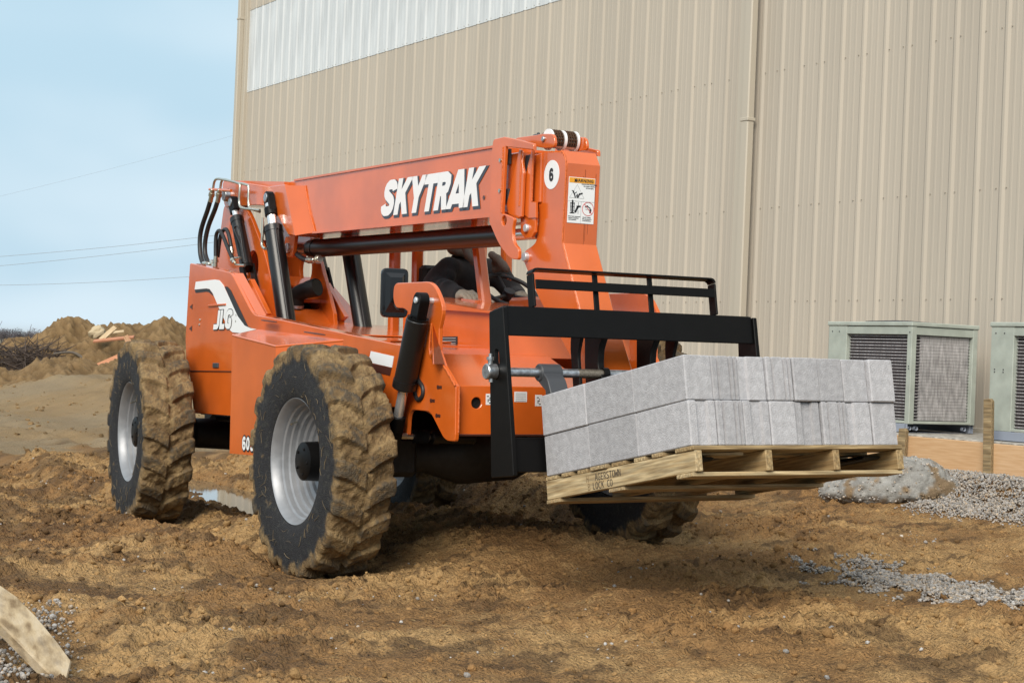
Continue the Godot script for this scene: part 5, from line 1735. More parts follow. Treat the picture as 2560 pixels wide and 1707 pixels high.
func machine_cab(root: Node3D) -> void:
	var cab := part("cab", root)
	var O: Material = M.orange
	var st: SurfaceTool
	var posts := [[Vector3(0.30, 1.30, -0.47), Vector3(0.30, 2.25, -0.74)], [Vector3(0.30, 1.2, -1.91), Vector3(0.30, 2.25, -1.91)], [Vector3(0.47, 1.2, -1.89), Vector3(0.47, 2.25, -1.89)], [Vector3(1.0, 1.3, -0.47), Vector3(1.0, 2.25, -0.74)], [Vector3(1.0, 1.2, -1.52), Vector3(1.0, 2.25, -1.54)], [Vector3(1.0, 1.2, -1.91), Vector3(1.0, 2.25, -1.91)]]
	for q in posts:
		st = S()
		var l: float = (q[1] - q[0]).length()
		var d: Vector3 = (q[1] - q[0]).normalized()
		var bs := Basis(Vector3(1, 0, 0), d, Vector3(1, 0, 0).cross(d))
		box(st, Vector3.ZERO, Vector3(0.07, l, 0.07), 0.012, Transform3D(bs, (q[0] + q[1]) * 0.5))
		obj("cab_post", st, O, cab)
	st = S()
	for x in [0.29, 1.01]: box(st, Vector3(x, 2.27, -1.33), Vector3(0.06, 0.06, 1.30), 0.012)
	for k in 6: box(st, Vector3(0.65, 2.272, -1.94 + k * 0.244), Vector3(0.68, 0.045, 0.045), 0.010)
	obj("roof_guard", st, O, cab)
	st = S()
	box(st, Vector3(0.65, 1.15, -1.30), Vector3(0.78, 0.5, 1.35), 0.01)
	obj("cab_floor", st, O, cab)
	st = S()
	box(st, Vector3(0.65, 1.46, -1.55), Vector3(0.46, 0.12, 0.46), 0.04)
	box(st, Vector3(0.65, 1.72, -1.78), Vector3(0.42, 0.46, 0.10), 0.04)
	obj("seat", st, M.dark, cab)
	# raised part of the dash by the hand
	st = S()
	hexa(st, [Vector3(0.22, 1.55, -0.86), Vector3(0.34, 1.55, -0.86), Vector3(0.34, 1.55, -0.55), Vector3(0.22, 1.55, -0.55), Vector3(0.23, 1.672, -0.76), Vector3(0.33, 1.672, -0.76), Vector3(0.33, 1.655, -0.58), Vector3(0.23, 1.655, -0.58)])
	obj("side_console", st, O, cab)
	st = S()
	box(st, Vector3(0.72, 1.60, -0.42), Vector3(0.50, 0.16, 0.30), 0.02)
	obj("dashboard", st, O, cab)
	# steering wheel
	var sw := part("steering_wheel", cab, Transform3D(Basis.from_euler(Vector3(0.62, 0, 0)), Vector3(0.60, 1.735, -0.78)))
	st = S()
	var ring := []
	for k in 41: ring.append(Vector3(cos(TAU * k / 40) * 0.19, 0, sin(TAU * k / 40) * 0.19))
	tube(st, ring, 0.015, 10)
	obj("rim", st, M.hose, sw)
	for k in 3:
		var a := TAU * k / 3.0 + 0.5
		st = S()
		tube(st, [Vector3(0, -0.03, 0), Vector3(cos(a) * 0.1, -0.015, sin(a) * 0.1), Vector3(cos(a) * 0.185, 0, sin(a) * 0.185)], 0.012, 8)
		obj("spoke", st, M.hose, sw)
	st = S()
	lathe(st, Vector3(0, 0.0, 0), Vector3(0, -1, 0), [[-0.01, 0], [-0.005, 0.04], [0.04, 0.042], [0.06, 0.028], [0.30, 0.028], [0.30, 0]], 18)
	obj("column", st, M.hose, sw)
	# joystick under the right hand
	st = S()
	var jk: Array = [Vector3(0.300, 1.661, -0.838), Vector3(0.300, 1.619, -0.831)]
	lathe(st, jk[0] + Vector3(0, 0.018, 0), Vector3(0, -1, 0), [[0, 0], [0.003, 0.012], [0.016, 0.018], [0.030, 0.012], [0.034, 0.008], [0.12, 0.007], [0.12, 0]], 16)
	obj("joystick", st, M.hose, cab)
	# mirror on its arm
	var mr := part("mirror", root, Transform3D(Basis.from_euler(Vector3(0, -0.10, 0)), Vector3(-0.62, 1.645, -0.005)))
	st = S()
	var outl := rounded_list([[-0.083, -0.145, 0.035], [0.083, -0.145, 0.035], [0.083, 0.145, 0.035], [-0.083, 0.145, 0.035]])
	plate(st, outl, -0.022, 0.010, 0.006, Transform3D(FRONTAL, Vector3.ZERO))
	hexa(st, [Vector3(-0.062, -0.12, 0.008), Vector3(0.062, -0.12, 0.008), Vector3(0.062, 0.12, 0.008), Vector3(-0.062, 0.12, 0.008), Vector3(-0.04, -0.06, 0.035), Vector3(0.035, -0.06, 0.035), Vector3(0.035, 0.09, 0.035), Vector3(-0.04, 0.09, 0.035)])
	obj("mirror_shell", st, M.blackgloss, mr)
	st = S()
	plate(st, rounded_list([[-0.076, -0.138, 0.03], [0.076, -0.138, 0.03], [0.076, 0.138, 0.03], [-0.076, 0.138, 0.03]]), -0.0235, -0.0221, 0.0, Transform3D(FRONTAL, Vector3.ZERO))
	obj("mirror_glass", st, M.chrome, mr)
	st = S()
	tube(st, [Vector3(0.0, 0.0, 0.03), Vector3(-0.02, -0.08, 0.08), Vector3(-0.07, -0.10, 0.26)], 0.011, 8)
	obj("mirror_arm", st, M.hose, mr)

func machine_carriage(root: Node3D) -> void:
	var K: Material = M.black
	var car := part("fork_carriage", root)
	var tb := Basis(Vector3(1, 0, 0), Vector3(0, cos(TILT), -sin(TILT)), Vector3(0, sin(TILT), cos(TILT)))
	var c := Transform3D(tb, Vector3(0, 1.187, 1.55))
	# side plates, tapered, with a slotted hole above the shaft
	var ci := c.affine_inverse()
	var raw := [[1.469, 1.483], [1.607, 1.513], [1.726, 0.836], [1.745, 0.672], [1.525, 0.652]]
	for s in [-1.0, 1.0]:
		var st := S()
		var sh := rounded_list([[1.469, 1.49, 0.01], [1.610, 1.515, 0.01], [1.728, 0.836], [1.752, 0.672, 0.01], [1.525, 0.652, 0.01]])
		plate(st, sh, s * 0.800, s * 0.775, 0.003, Transform3D(), [PackedVector2Array(rounded([[1.535, 1.30, 0.02], [1.575, 1.30, 0.02], [1.585, 1.215, 0.02], [1.545, 1.215, 0.02]]))])
		obj("side_plate", st, K, car)
	# top beam: front web and top flange
	var st := S()
	box(st, Vector3(0, 0.245, 0.090), Vector3(1.548, 0.150, 0.016), 0.003, c)
	box(st, Vector3(0, 0.318, 0.025), Vector3(1.548, 0.014, 0.112), 0.003, c)
	obj("top_beam", st, K, car)
	# guard rail on top
	var rail := part("guard_rail", car)
	var x0 := -0.600
	var x1 := 0.545
	st = S()
	box(st, Vector3((x0 + x1) / 2, 0.520, 0.075), Vector3(x1 - x0 - 0.04, 0.010, 0.062), 0.002, c)
	obj("top_bar", st, K, rail)
	st = S()
	box(st, Vector3((x0 + x1) / 2, 0.440, 0.100), Vector3(x1 - x0 - 0.02, 0.048, 0.010), 0.002, c)
	obj("middle_bar", st, K, rail)
	for x in [x0, -0.21, 0.135, x1]:
		st = S()
		var end: bool = x == x0 or x == x1
		box(st, Vector3(x, 0.410 if end else 0.418, 0.070), Vector3(0.012 if end else 0.030, 0.17 if end else 0.19, 0.062 if end else 0.012), 0.002, c)
		if end:
			var bend := []
			for k in 5:
				var t := PI / 2 * k / 4.0
				bend.append([sin(t), cos(t)])
			for k in 4:
				var sg := -1.0 if x == x0 else 1.0
				var p := func(i: int, r: float, z: float) -> Vector3: return c * Vector3(x - sg * 0.020 + sg * bend[i][0] * r, 0.499 + bend[i][1] * r, z)
				hexa(st, [p.call(k, 0.014, 0.039), p.call(k + 1, 0.014, 0.039), p.call(k + 1, 0.026, 0.039), p.call(k, 0.026, 0.039), p.call(k, 0.014, 0.101), p.call(k + 1, 0.014, 0.101), p.call(k + 1, 0.026, 0.101), p.call(k, 0.026, 0.101)])
		obj("upright", st, K, rail)
	# fork shaft with collars
	st = S()
	cyl(st, c * Vector3(-0.83, 0, 0.0), c * Vector3(0.83, 0, 0.0), 0.0235, 28)
	var shaft := obj("fork_shaft", st, M.steel, car)
	for q in [[-0.315, -0.165, 0.0242, M.rusty], [-0.165, -0.130, 0.034, M.black]]:
		st = S()
		lathe(st, c * Vector3(q[0], 0, 0), Vector3(1, 0, 0), [[0, 0], [0, q[2]], [q[1] - q[0], q[2]], [q[1] - q[0], 0]], 24)
		obj("shaft_collar", st, q[3], shaft)
	for s in [-1.0, 1.0]:
		st = S()
		lathe(st, c * Vector3(s * 0.803, 0, 0), Vector3(s, 0, 0), [[0, 0], [0, 0.040], [0.05, 0.040], [0.055, 0.036], [0.055, 0]], 28)
		obj("end_collar", st, M.steel, shaft)
		st = S()
		lathe(st, c * Vector3(s * 0.828, 0.036, 0), Vector3(0, 1, 0), [[0, 0], [0, 0.012], [0.02, 0.012], [0.022, 0.019], [0.038, 0.019], [0.04, 0.009], [0.055, 0.009], [0.055, 0]], 12)
		lathe(st, c * Vector3(s * 0.828, -0.036, 0), Vector3(0, -1, 0), [[0, 0], [0, 0.012], [0.018, 0.012], [0.018, 0]], 12)
		obj("lock_bolt", st, M.steel, shaft)
	# lower beam
	st = S()
	box(st, Vector3(0, -0.435, 0.070), Vector3(1.548, 0.165, 0.020), 0.003, c)
	box(st, Vector3(0, -0.350, 0.03), Vector3(1.548, 0.012, 0.10), 0.003, c)
	obj("lower_beam", st, K, car)
	# hooked lugs of the quick coupler
	for x in [-0.165, 0.165]:
		st = S()
		plate(st, rounded_list([[-0.10, 0.27, 0.01], [0.08, 0.27, 0.01], [0.08, 0.20, 0.02], [0.02, 0.13, 0.03], [0.0, 0.04, 0.03], [0.05, -0.06, 0.03], [0.06, -0.36, 0.02], [-0.07, -0.36, 0.02], [-0.13, -0.14, 0.06], [-0.13, 0.05, 0.06]]), x - 0.020, x + 0.020, 0.004, c)
		obj("coupler_lug", st, K, car)
	for x in [-0.30, 0.30]:
		st = S()
		plate(st, rounded_list([[-0.03, 0.27], [0.07, 0.27, 0.01], [0.06, 0.19, 0.03], [0.01, 0.10, 0.03], [0.01, -0.36], [-0.06, -0.36], [-0.06, 0.15, 0.04]]), x - 0.010, x + 0.010, 0.004, c)
		obj("coupler_rib", st, K, car)
	# forks
	for x in [-0.488, 0.488]:
		var fk := part("fork", car)
		st = S()
		lathe(st, c * Vector3(x - 0.062, 0, 0), Vector3(1, 0, 0), [[0, 0.0], [0, 0.040], [0.006, 0.046], [0.118, 0.046], [0.124, 0.040], [0.124, 0]], 28)
		plate(st, rounded_list([[-0.03, 0.0], [0.045, -0.01], [0.078, -0.05, 0.02], [0.10, -0.12], [0.10, -0.60, 0.02], [0.055, -0.60, 0.02], [0.045, -0.10], [-0.02, -0.045, 0.02]]), x - 0.055, x + 0.055, 0.004, c)
		obj("fork_hanger", st, M.grey, fk)
		st = S()
		plate(st, rounded_list([[0.060, -0.560], [0.09, -0.560], [0.12, -0.565], [1.26, -0.585], [1.28, -0.592, 0.005], [1.26, -0.602], [0.12, -0.612, 0.02], [0.06, -0.60, 0.02]]), x - 0.052, x + 0.052, 0.003, c)
		obj("fork_blade", st, M.dark, fk)

# ================================================================= pallet and blocks
func block_mesh(kind: int) -> ArrayMesh:
	var L := 0.4130
	var Wd := 0.1475
	var H := 0.2015
	var st := S()
	var o := []
	var z1 := L / 2
	var w := Wd / 2
	var fr := []      # front end outline from x = -w to x = +w
	var bk := []
	match kind:
		0: fr = [[z1, -w], [z1, w]]
		1: fr = [[z1, -w], [z1, -0.034], [z1 - 0.016, -0.028], [z1 - 0.016, 0.028], [z1, 0.034], [z1, w]]
		2: fr = [[z1, -w], [z1, -0.046], [z1 - 0.010, -0.043], [z1 - 0.010, -0.034], [z1, -0.031], [z1, 0.020], [z1 - 0.010, 0.023], [z1 - 0.010, 0.031], [z1, 0.034], [z1, 0.046], [z1 - 0.010, 0.049], [z1 - 0.010, 0.056], [z1, 0.059], [z1, w]]
		3: fr = [[z1 - 0.012, -w], [z1 - 0.012, -0.030], [z1, -0.024], [z1, w]]
	# worn arrises: every upright corner knocked off
	var ch := 0.0055
	for i in fr.size():
		var p: Array = fr[i]
		if i == 0: o.append([p[0] - ch, -w]); o.append([p[0], -w + ch])
		elif i == fr.size() - 1: o.append([p[0], w - ch]); o.append([p[0] - ch, w])
		else: o.append(p)
	o.append_array([[-z1 + ch, w], [-z1, w - ch], [-z1, -w + ch], [-z1 + ch, -w]])
	var holes := []
	for c in [-0.098, 0.098]:
		holes.append(rounded([[c - 0.068, -0.042, 0.02], [c + 0.068, -0.042, 0.02], [c + 0.068, 0.042, 0.02], [c - 0.068, 0.042, 0.02]], 3))
	plate(st, o, 0.0, H, 0.0045, Transform3D(Basis(Vector3(0, 1, 0), Vector3(1, 0, 0), Vector3(0, 0, 1)), Vector3.ZERO), holes)
	return st.commit()

func build_load() -> void:
	# pallet
	var pal := thing("wooden_pallet", "worn wooden pallet with faded stencilled side under the concrete blocks", "pallet", LX)
	var woods := []
	for k in 5: woods.append(wood_mat([lin(0.80, 0.65, 0.40), lin(0.70, 0.54, 0.31), lin(0.60, 0.45, 0.24), lin(0.68, 0.54, 0.33), lin(0.54, 0.39, 0.20)][k], 0.75, 0.1))
	var WX := 1.20
	var LZ := 1.25
	for k in 4:
		var x: float = [0.018, 0.405, 0.795, 1.182][k]
		var st := S()
		box(st, Vector3(x, -0.069, LZ / 2 + 0.01), Vector3(0.038, 0.094, LZ + 0.02), 0.003)
		obj("stringer", st, woods[[0, 2, 4, 2][k]], pal)
	var zs_ := [0.05, 0.20, 0.335, 0.50, 0.66, 0.83, 0.985, 1.20]
	for k in 8:
		var st := S()
		var wd: float = [0.10, 0.085, 0.09, 0.14, 0.12, 0.09, 0.085, 0.14][k]
		box(st, Vector3(WX / 2 + [0.0, -0.006, 0.004, -0.012, 0.0, 0.006, -0.004, 0.0][k], -0.0115, zs_[k]), Vector3(WX + 0.004, 0.019, wd), 0.003, Transform3D(Basis.from_euler(Vector3(0, rng.randf_range(-0.006, 0.006), 0)), Vector3.ZERO))
		obj("top_board", st, xwood(woods[k % 5]), pal)
	for k in 5:
		var st := S()
		var z: float = [0.06, 0.36, 0.62, 0.90, 1.19][k]
		if k == 1 or k == 3: continue
		box(st, Vector3(WX / 2, -0.1265, z), Vector3(WX + 0.006, 0.019, 0.13), 0.003, Transform3D(Basis.from_euler(Vector3(0, [0.0, 0, 0.012, 0, -0.004][k], 0)), Vector3.ZERO))
		obj("bottom_board", st, xwood(woods[(k + 1) % 5]), pal)
	# broken splinter of board hanging inside, torn wrap at the corner
	var sp := S()
	hexa(sp, [Vector3(0.12, -0.030, 1.15), Vector3(0.30, -0.040, 1.22), Vector3(0.28, -0.040, 1.10), Vector3(0.10, -0.035, 1.02), Vector3(0.12, -0.022, 1.15), Vector3(0.30, -0.026, 1.22), Vector3(0.28, -0.026, 1.10), Vector3(0.10, -0.024, 1.02)])
	obj("splinter", sp, xwood(woods[3]), pal)
	var ink := mat(lin(0.055, 0.045, 0.035), 0.9)
	var faint := mat(lin(0.24, 0.17, 0.09), 0.9)
	for q in [["H", 0.385, -0.052, faint], ["AGERSTOWN", 0.565, -0.052, ink], ["B", 0.395, -0.092, faint], ["LOCK CO", 0.515, -0.092, ink]]:
		lettering(q[0], 0.033, q[3], pal, Transform3D(SIDEWAYS, Vector3(-0.0022, q[2], q[1])), "stencil_lettering", "Droid Sans Mono", 0.3, 0.0, 0.92, 0.0008)
	# blocks: two courses, three rows deep, eight across
	var kinds := []
	for k in 4: kinds.append(block_mesh(k))
	var tones := []
	for k in 4:
		var m := mat(lin(0.55, 0.545, 0.57) * [1.0, 0.945, 1.035, 0.97][k], 0.92, 0.0, 0.3)
		grain(m, noise_tex(FastNoiseLite.TYPE_VALUE, 0.30, 3, Color(0.80, 0.80, 0.80), Color(1, 1, 1), 512, 0.0, 60 + k), Vector3(3.1, 3.1, 3.1), M.t_norm, 0.5)
		m.uv1_offset = Vector3(k * 0.31, k * 0.17, k * 0.23)
		m.detail_enabled = true
		m.detail_blend_mode = BaseMaterial3D.BLEND_MODE_MUL
		m.detail_albedo = M.t_soft
		tones.append(m)
	var pat := [[1, 2, 1, 0, 1, 2, 3, 0], [0, 2, 3, 2, 0, 0, 0, 0]]
	var ord := ["first", "second", "third", "fourth", "fifth", "sixth", "seventh", "eighth"]
	for cy in 2:
		for r in 3:
			for k in 8:
				var x := 0.0745 + k * 0.1503 + rng.randf_range(-0.002, 0.002)
				var z := 0.209 + r * 0.4165 + rng.randf_range(-0.013, 0.011) * (1.0 if r == 2 else 0.2)
				if k == 0: x += rng.randf_range(-0.006, 0.004)
				if cy == 0 and k == 7: x += 0.004
				var kind: int = pat[cy][k] if r == 2 else [0, 1, 2, 3][(k * 3 + r + cy) % 4]
				var at := LX * Transform3D(Basis.from_euler(Vector3(0, rng.randf_range(-0.008, 0.008), 0)), Vector3(x, 0.001 + cy * 0.2035, z))
				var o := put("concrete_block", kinds[kind], tones[([0, 1, 2, 0, 3, 1, 0, 2][k] + r + cy * 2) % 4], null, at)
				tag(o, "grey concrete block in %s course, %s row, %s from the stencilled pallet side" % [["bottom", "top"][cy], ["rear", "middle", "front"][r], ord[k]], "block", "concrete blocks stacked on the pallet")

func xwood(m: StandardMaterial3D) -> StandardMaterial3D:
	var c: StandardMaterial3D = m.duplicate()
	c.uv1_scale = Vector3(0.35, 5.0, 5.0)
	return c

# ================================================================= driver
# skin of a set of tapered limbs, joined smoothly and meshed as surface nets
func skin(bones: Array, cell: float, k: float) -> ArrayMesh:
	var lo := Vector3(1e9, 1e9, 1e9)
	var hi := -lo
	for b in bones:
		var r: float = max(b[2], b[3]) + cell * 3.0 + k
		for p in [b[0], b[1]]:
			lo = lo.min(p - Vector3.ONE * r)
			hi = hi.max(p + Vector3.ONE * r)
	var nx := int((hi.x - lo.x) / cell) + 2
	var ny := int((hi.y - lo.y) / cell) + 2
	var nzz := int((hi.z - lo.z) / cell) + 2
	var f := PackedFloat32Array(); f.resize(nx * ny * nzz)
	for b in bones:
		var a: Vector3 = b[0]
		var d: Vector3 = b[1] - a
		var ll: float = max(d.length_squared(), 1e-9)
		var r0: float = b[2]
		var r1: float = b[3]
		var reach: float = max(r0, r1) + k * 6.0
		var l2: Vector3 = (a.min(b[1]) - Vector3.ONE * reach - lo) / cell
		var h2: Vector3 = (a.max(b[1]) + Vector3.ONE * reach - lo) / cell
		for z in range(max(int(l2.z), 0), min(int(h2.z) + 1, nzz)):
			for y in range(max(int(l2.y), 0), min(int(h2.y) + 1, ny)):
				for x in range(max(int(l2.x), 0), min(int(h2.x) + 1, nx)):
					var p := lo + Vector3(x, y, z) * cell
					var t := clampf((p - a).dot(d) / ll, 0.0, 1.0)
					var dist := (p - a - d * t).length() - lerpf(r0, r1, t)
					f[x + nx * (y + ny * z)] += exp(-dist / k)
	var n := f.size()
	# field > 1 is inside
	var vid := PackedInt32Array(); vid.resize(n); vid.fill(-1)
	var verts := PackedVector3Array()
	var norms := PackedVector3Array()
	var sy := nx
	var sz := nx * ny
	var corner := [0, 1, sy, sy + 1, sz, sz + 1, sz + sy, sz + sy + 1]
	var edges := [[0, 1], [2, 3], [4, 5], [6, 7], [0, 2], [1, 3], [4, 6], [5, 7], [0, 4], [1, 5], [2, 6], [3, 7]]
	for z in nzz - 1:
		for y in ny - 1:
			for x in nx - 1:
				var i := x + nx * (y + ny * z)
				var c := 0
				for q in 8:
					if f[i + corner[q]] > 1.0: c += 1
				if c == 0 or c == 8: continue
				var s := Vector3.ZERO
				var m := 0
				for e in edges:
					var fa := f[i + corner[e[0]]]
					var fb := f[i + corner[e[1]]]
					if (fa > 1.0) == (fb > 1.0): continue
					var da := -log(max(fa, 1e-12))
					var db := -log(max(fb, 1e-12))
					var t: float = clampf(da / (da - db), 0.0, 1.0)
					var ca := Vector3(e[0] & 1, (e[0] >> 1) & 1, e[0] >> 2)
					var cb := Vector3(e[1] & 1, (e[1] >> 1) & 1, e[1] >> 2)
					s += ca.lerp(cb, t)
					m += 1
				vid[i] = verts.size()
				verts.append(lo + (Vector3(x, y, z) + s / m) * cell)
				var g := Vector3(log(max(f[i + 1], 1e-12)) - log(max(f[i], 1e-12)), log(max(f[i + sy], 1e-12)) - log(max(f[i], 1e-12)), log(max(f[i + sz], 1e-12)) - log(max(f[i], 1e-12)))
				g += Vector3(log(max(f[i + sz + sy + 1], 1e-12)) - log(max(f[i + sz + sy], 1e-12)), log(max(f[i + sz + sy + 1], 1e-12)) - log(max(f[i + sz + 1], 1e-12)), log(max(f[i + sz + sy + 1], 1e-12)) - log(max(f[i + sy + 1], 1e-12)))
				norms.append(-g.normalized())
	var ix := PackedInt32Array()
	for z in range(1, nzz - 1):
		for y in range(1, ny - 1):
			for x in range(1, nx - 1):
				var i := x + nx * (y + ny * z)
				var inside := f[i] > 1.0
				for ax in 3:
					var st: int = [1, sy, sz][ax]
					if inside == (f[i + st] > 1.0): continue
					var u: int = [sy, sz, 1][ax]
					var v: int = [sz, 1, sy][ax]
					var a := vid[i]
					var b := vid[i - u]
					var c := vid[i - u - v]
					var d := vid[i - v]
					if a < 0 or b < 0 or c < 0 or d < 0: continue
					if inside: ix.append_array([a, c, b, a, d, c])
					else: ix.append_array([a, b, c, a, c, d])
	var arr := []
	arr.resize(Mesh.ARRAY_MAX)
	arr[Mesh.ARRAY_VERTEX] = verts
	arr[Mesh.ARRAY_NORMAL] = norms
	arr[Mesh.ARRAY_INDEX] = ix
	var am := ArrayMesh.new()
	am.add_surface_from_arrays(Mesh.PRIMITIVE_TRIANGLES, arr)
	return am

func build_driver() -> void:
	var skinm := mat(lin(0.36, 0.20, 0.13), 0.55)
	var jacket := mat(lin(0.022, 0.020, 0.022), 0.9)
	grain(jacket, M.t_mid, Vector3(6, 6, 6), M.t_norm, 0.4)
	jacket.rim_enabled = true
	jacket.rim = 0.25
	var fleece := mat(lin(0.22, 0.178, 0.145), 0.95)
	grain(fleece, M.t_speck, Vector3(8, 8, 8), M.t_norm, 0.7)
	var knit := mat(lin(0.70, 0.61, 0.48), 0.95)
	grain(knit, M.t_speck, Vector3(14, 14, 14), M.t_norm, 0.6)
	var jeans := mat(lin(0.03, 0.04, 0.07), 0.9)
	var hip := Vector3(0.62, 1.56, -1.60)
	var chest := Vector3(0.62, 1.84, -1.52)
	var neck := Vector3(0.62, 2.03, -1.46)
	var head := Vector3(0.62, 2.205, -1.41)
	var sr: Vector3 = [Vector3(0.440, 1.900, -1.343)][0]
	var er: Vector3 = [Vector3(0.370, 1.779, -1.395)][0]
	var wr: Vector3 = [Vector3(0.300, 1.698, -0.902)][0]
	var sl: Vector3 = Vector3(0.81, sr.y, sr.z)
	var el := Vector3(0.93, 1.74, -1.28)
	var wl := Vector3(0.80, 1.715, -0.98)
	# the body itself, one continuous figure
	var knees := [Vector3(0.50, 1.52, -1.12), Vector3(0.76, 1.52, -1.12)]
	var feet := [Vector3(0.48, 1.46, -0.86), Vector3(0.78, 1.46, -0.86)]
	var bones := [[hip, chest, 0.115, 0.125], [chest, neck, 0.11, 0.055], [neck, head - Vector3(0, 0.05, 0), 0.055, 0.055],
		[head + Vector3(0, 0.035, -0.015), head + Vector3(0, -0.02, 0.015), 0.085, 0.072], [head + Vector3(0, -0.07, 0.05), head + Vector3(0, -0.085, 0.06), 0.044, 0.036], [head + Vector3(0, 0.0, 0.088), head + Vector3(0, -0.025, 0.103), 0.010, 0.014], [head + Vector3(0, -0.058, 0.088), head + Vector3(0, -0.058, 0.09), 0.018, 0.018],
		[head + Vector3(-0.078, 0.0, -0.005), head + Vector3(-0.080, -0.03, 0.0), 0.016, 0.012], [head + Vector3(0.078, 0.0, -0.005), head + Vector3(0.080, -0.03, 0.0), 0.016, 0.012],
		[chest + Vector3(0, 0.06, 0.02), sr, 0.085, 0.060], [sr, er, 0.055, 0.042], [er, wr, 0.042, 0.030], [chest + Vector3(0, 0.06, 0.02), sl, 0.085, 0.060], [sl, el, 0.055, 0.042], [el, wl, 0.042, 0.030],
		[hip, knees[0], 0.10, 0.065], [hip, knees[1], 0.10, 0.065], [knees[0], feet[0], 0.06, 0.04], [knees[1], feet[1], 0.06, 0.04]]
	var p := put("person", skin(bones, 0.014, 0.012), skinm, null, MX)
	tag(p, "person in dark jacket and beige gloves sitting at the telehandler wheel", "person")
	# jacket: wide sleeves, rumpled at the elbow
	var jb := [[hip + Vector3(0, -0.02, 0), chest, 0.165, 0.165], [chest, neck + Vector3(0, -0.05, -0.01), 0.15, 0.085], [chest + Vector3(0, 0.02, 0.02), sr, 0.12, 0.078], [sr, sr.lerp(er, 0.5), 0.080, 0.080], [sr.lerp(er, 0.5), er, 0.082, 0.074], [er, er.lerp(wr, 0.55), 0.074, 0.066], [er.lerp(wr, 0.5), wr.lerp(er, 0.06), 0.066, 0.055],
		[chest + Vector3(0, 0.04, 0.02), sl, 0.13, 0.088], [sl, el, 0.086, 0.070], [el, wl.lerp(el, 0.06), 0.070, 0.050]]
	for q in [[0.25, 0.02], [0.45, -0.02], [0.66, 0.022], [0.85, -0.015]]:
		var c: Vector3 = sr.lerp(er, q[0]) + Vector3(-0.03, 0, q[1])
		jb.append([c + Vector3(0, 0.01, -0.05), c + Vector3(0.01, -0.02, 0.06), 0.050, 0.046])
	for q in [0.18, 0.42, 0.62]:
		var c: Vector3 = er.lerp(wr, q)
		jb.append([c + Vector3(-0.02, 0.03, -0.01), c + Vector3(-0.03, -0.03, 0.02), 0.044, 0.046])
	put("jacket", skin(jb, 0.014, 0.010), jacket, p)
	put("trousers", skin([[hip, knees[0], 0.115, 0.080], [hip, knees[1], 0.115, 0.080], [knees[0], feet[0], 0.078, 0.055], [knees[1], feet[1], 0.078, 0.055]], 0.018, 0.012), jeans, p)
	# collar: turned-down fleece
	var cs := []
	for k in 13:
		var a := TAU * k / 12.0
		cs.append(neck + Vector3(sin(a) * 0.098, 0.012 - 0.022 * cos(a), cos(a) * 0.088 + 0.01))
	var cb := []
	for k in 12: cb.append([cs[k], cs[k + 1], 0.030, 0.030])
	for k in 12: cb.append([cs[k] + Vector3(0, 0.035, 0) - (cs[k] - neck) * 0.12, cs[k + 1] + Vector3(0, 0.035, 0) - (cs[k + 1] - neck) * 0.12, 0.020, 0.020])
	var flaps := [[Vector3(0.500, 2.039, -1.226), Vector3(0.500, 1.988, -1.182), Vector3(0.500, 1.947, -1.102), Vector3(0.500, 1.914, -1.019)], [Vector3(0.600, 1.990, -1.032), Vector3(0.600, 1.959, -0.951), Vector3(0.600, 1.917, -0.878), Vector3(0.600, 1.884, -0.825)]]
	for fl in flaps:
		for k in 3: cb.append([fl[k], fl[k + 1], 0.027, 0.024])
	for q in [[[Vector3(0.620, 1.939, -1.039)][0], [Vector3(0.620, 1.885, -1.019)][0]], [[Vector3(0.620, 1.890, -1.019)][0], [Vector3(0.620, 1.885, -0.869)][0]], [[Vector3(0.620, 1.946, -1.012)][0], [Vector3(0.620, 1.893, -0.913)][0]]]: cb.append([q[0], q[1], 0.018, 0.016])
	put("collar", skin(cb, 0.009, 0.006), fleece, p)
	# cap and beard-dark hair at the nape
	var cap := S()
	lathe(cap, head + Vector3(0, 0.045, -0.01), Vector3(0, 1, 0), [[0, 0.102], [0.02, 0.100], [0.05, 0.085], [0.075, 0.05], [0.085, 0.0]], 24)
	hexa(cap, [head + Vector3(-0.07, 0.045, 0.07), head + Vector3(0.07, 0.045, 0.07), head + Vector3(0.05, 0.035, 0.165), head + Vector3(-0.05, 0.035, 0.165), head + Vector3(-0.07, 0.055, 0.07), head + Vector3(0.07, 0.055, 0.07), head + Vector3(0.05, 0.043, 0.165), head + Vector3(-0.05, 0.043, 0.165)])
	obj("cap", cap, jacket, p)
	var eyes := S()
	for s in [-0.032, 0.032]: lathe(eyes, head + Vector3(s, 0.012, 0.074), Vector3(0, 0, 1), [[0, 0], [0.0, 0.011], [0.007, 0.009], [0.011, 0.0]], 10)
	obj("eyes", eyes, M.ink, p)
	# gloves
	var gr := glove(wr, ([Vector3(0.290, 1.697, -0.662)][0] - wr).normalized(), Vector3(-0.25, 1.0, 0.1), 1.0, 0.55)
	put("glove", gr, knit, p)
	var gl := glove(wl, (Vector3(0.735, 1.70, -0.80) - wl).normalized(), Vector3(0.3, 1.0, 0.0), -1.0, 1.1)
	put("glove", gl, knit, p)
	var em := S()
	for q in [Vector3(0.660, 1.841, -1.012), Vector3(0.660, 1.823, -0.954), Vector3(0.660, 1.815, -0.919), Vector3(0.660, 1.848, -0.982)]: box(em, q + Vector3(-0.01, 0, 0.06), Vector3(0.012, 0.010, 0.012), 0.004)
	obj("embroidery", em, mat(lin(0.30, 0.07, 0.03), 0.9), p)

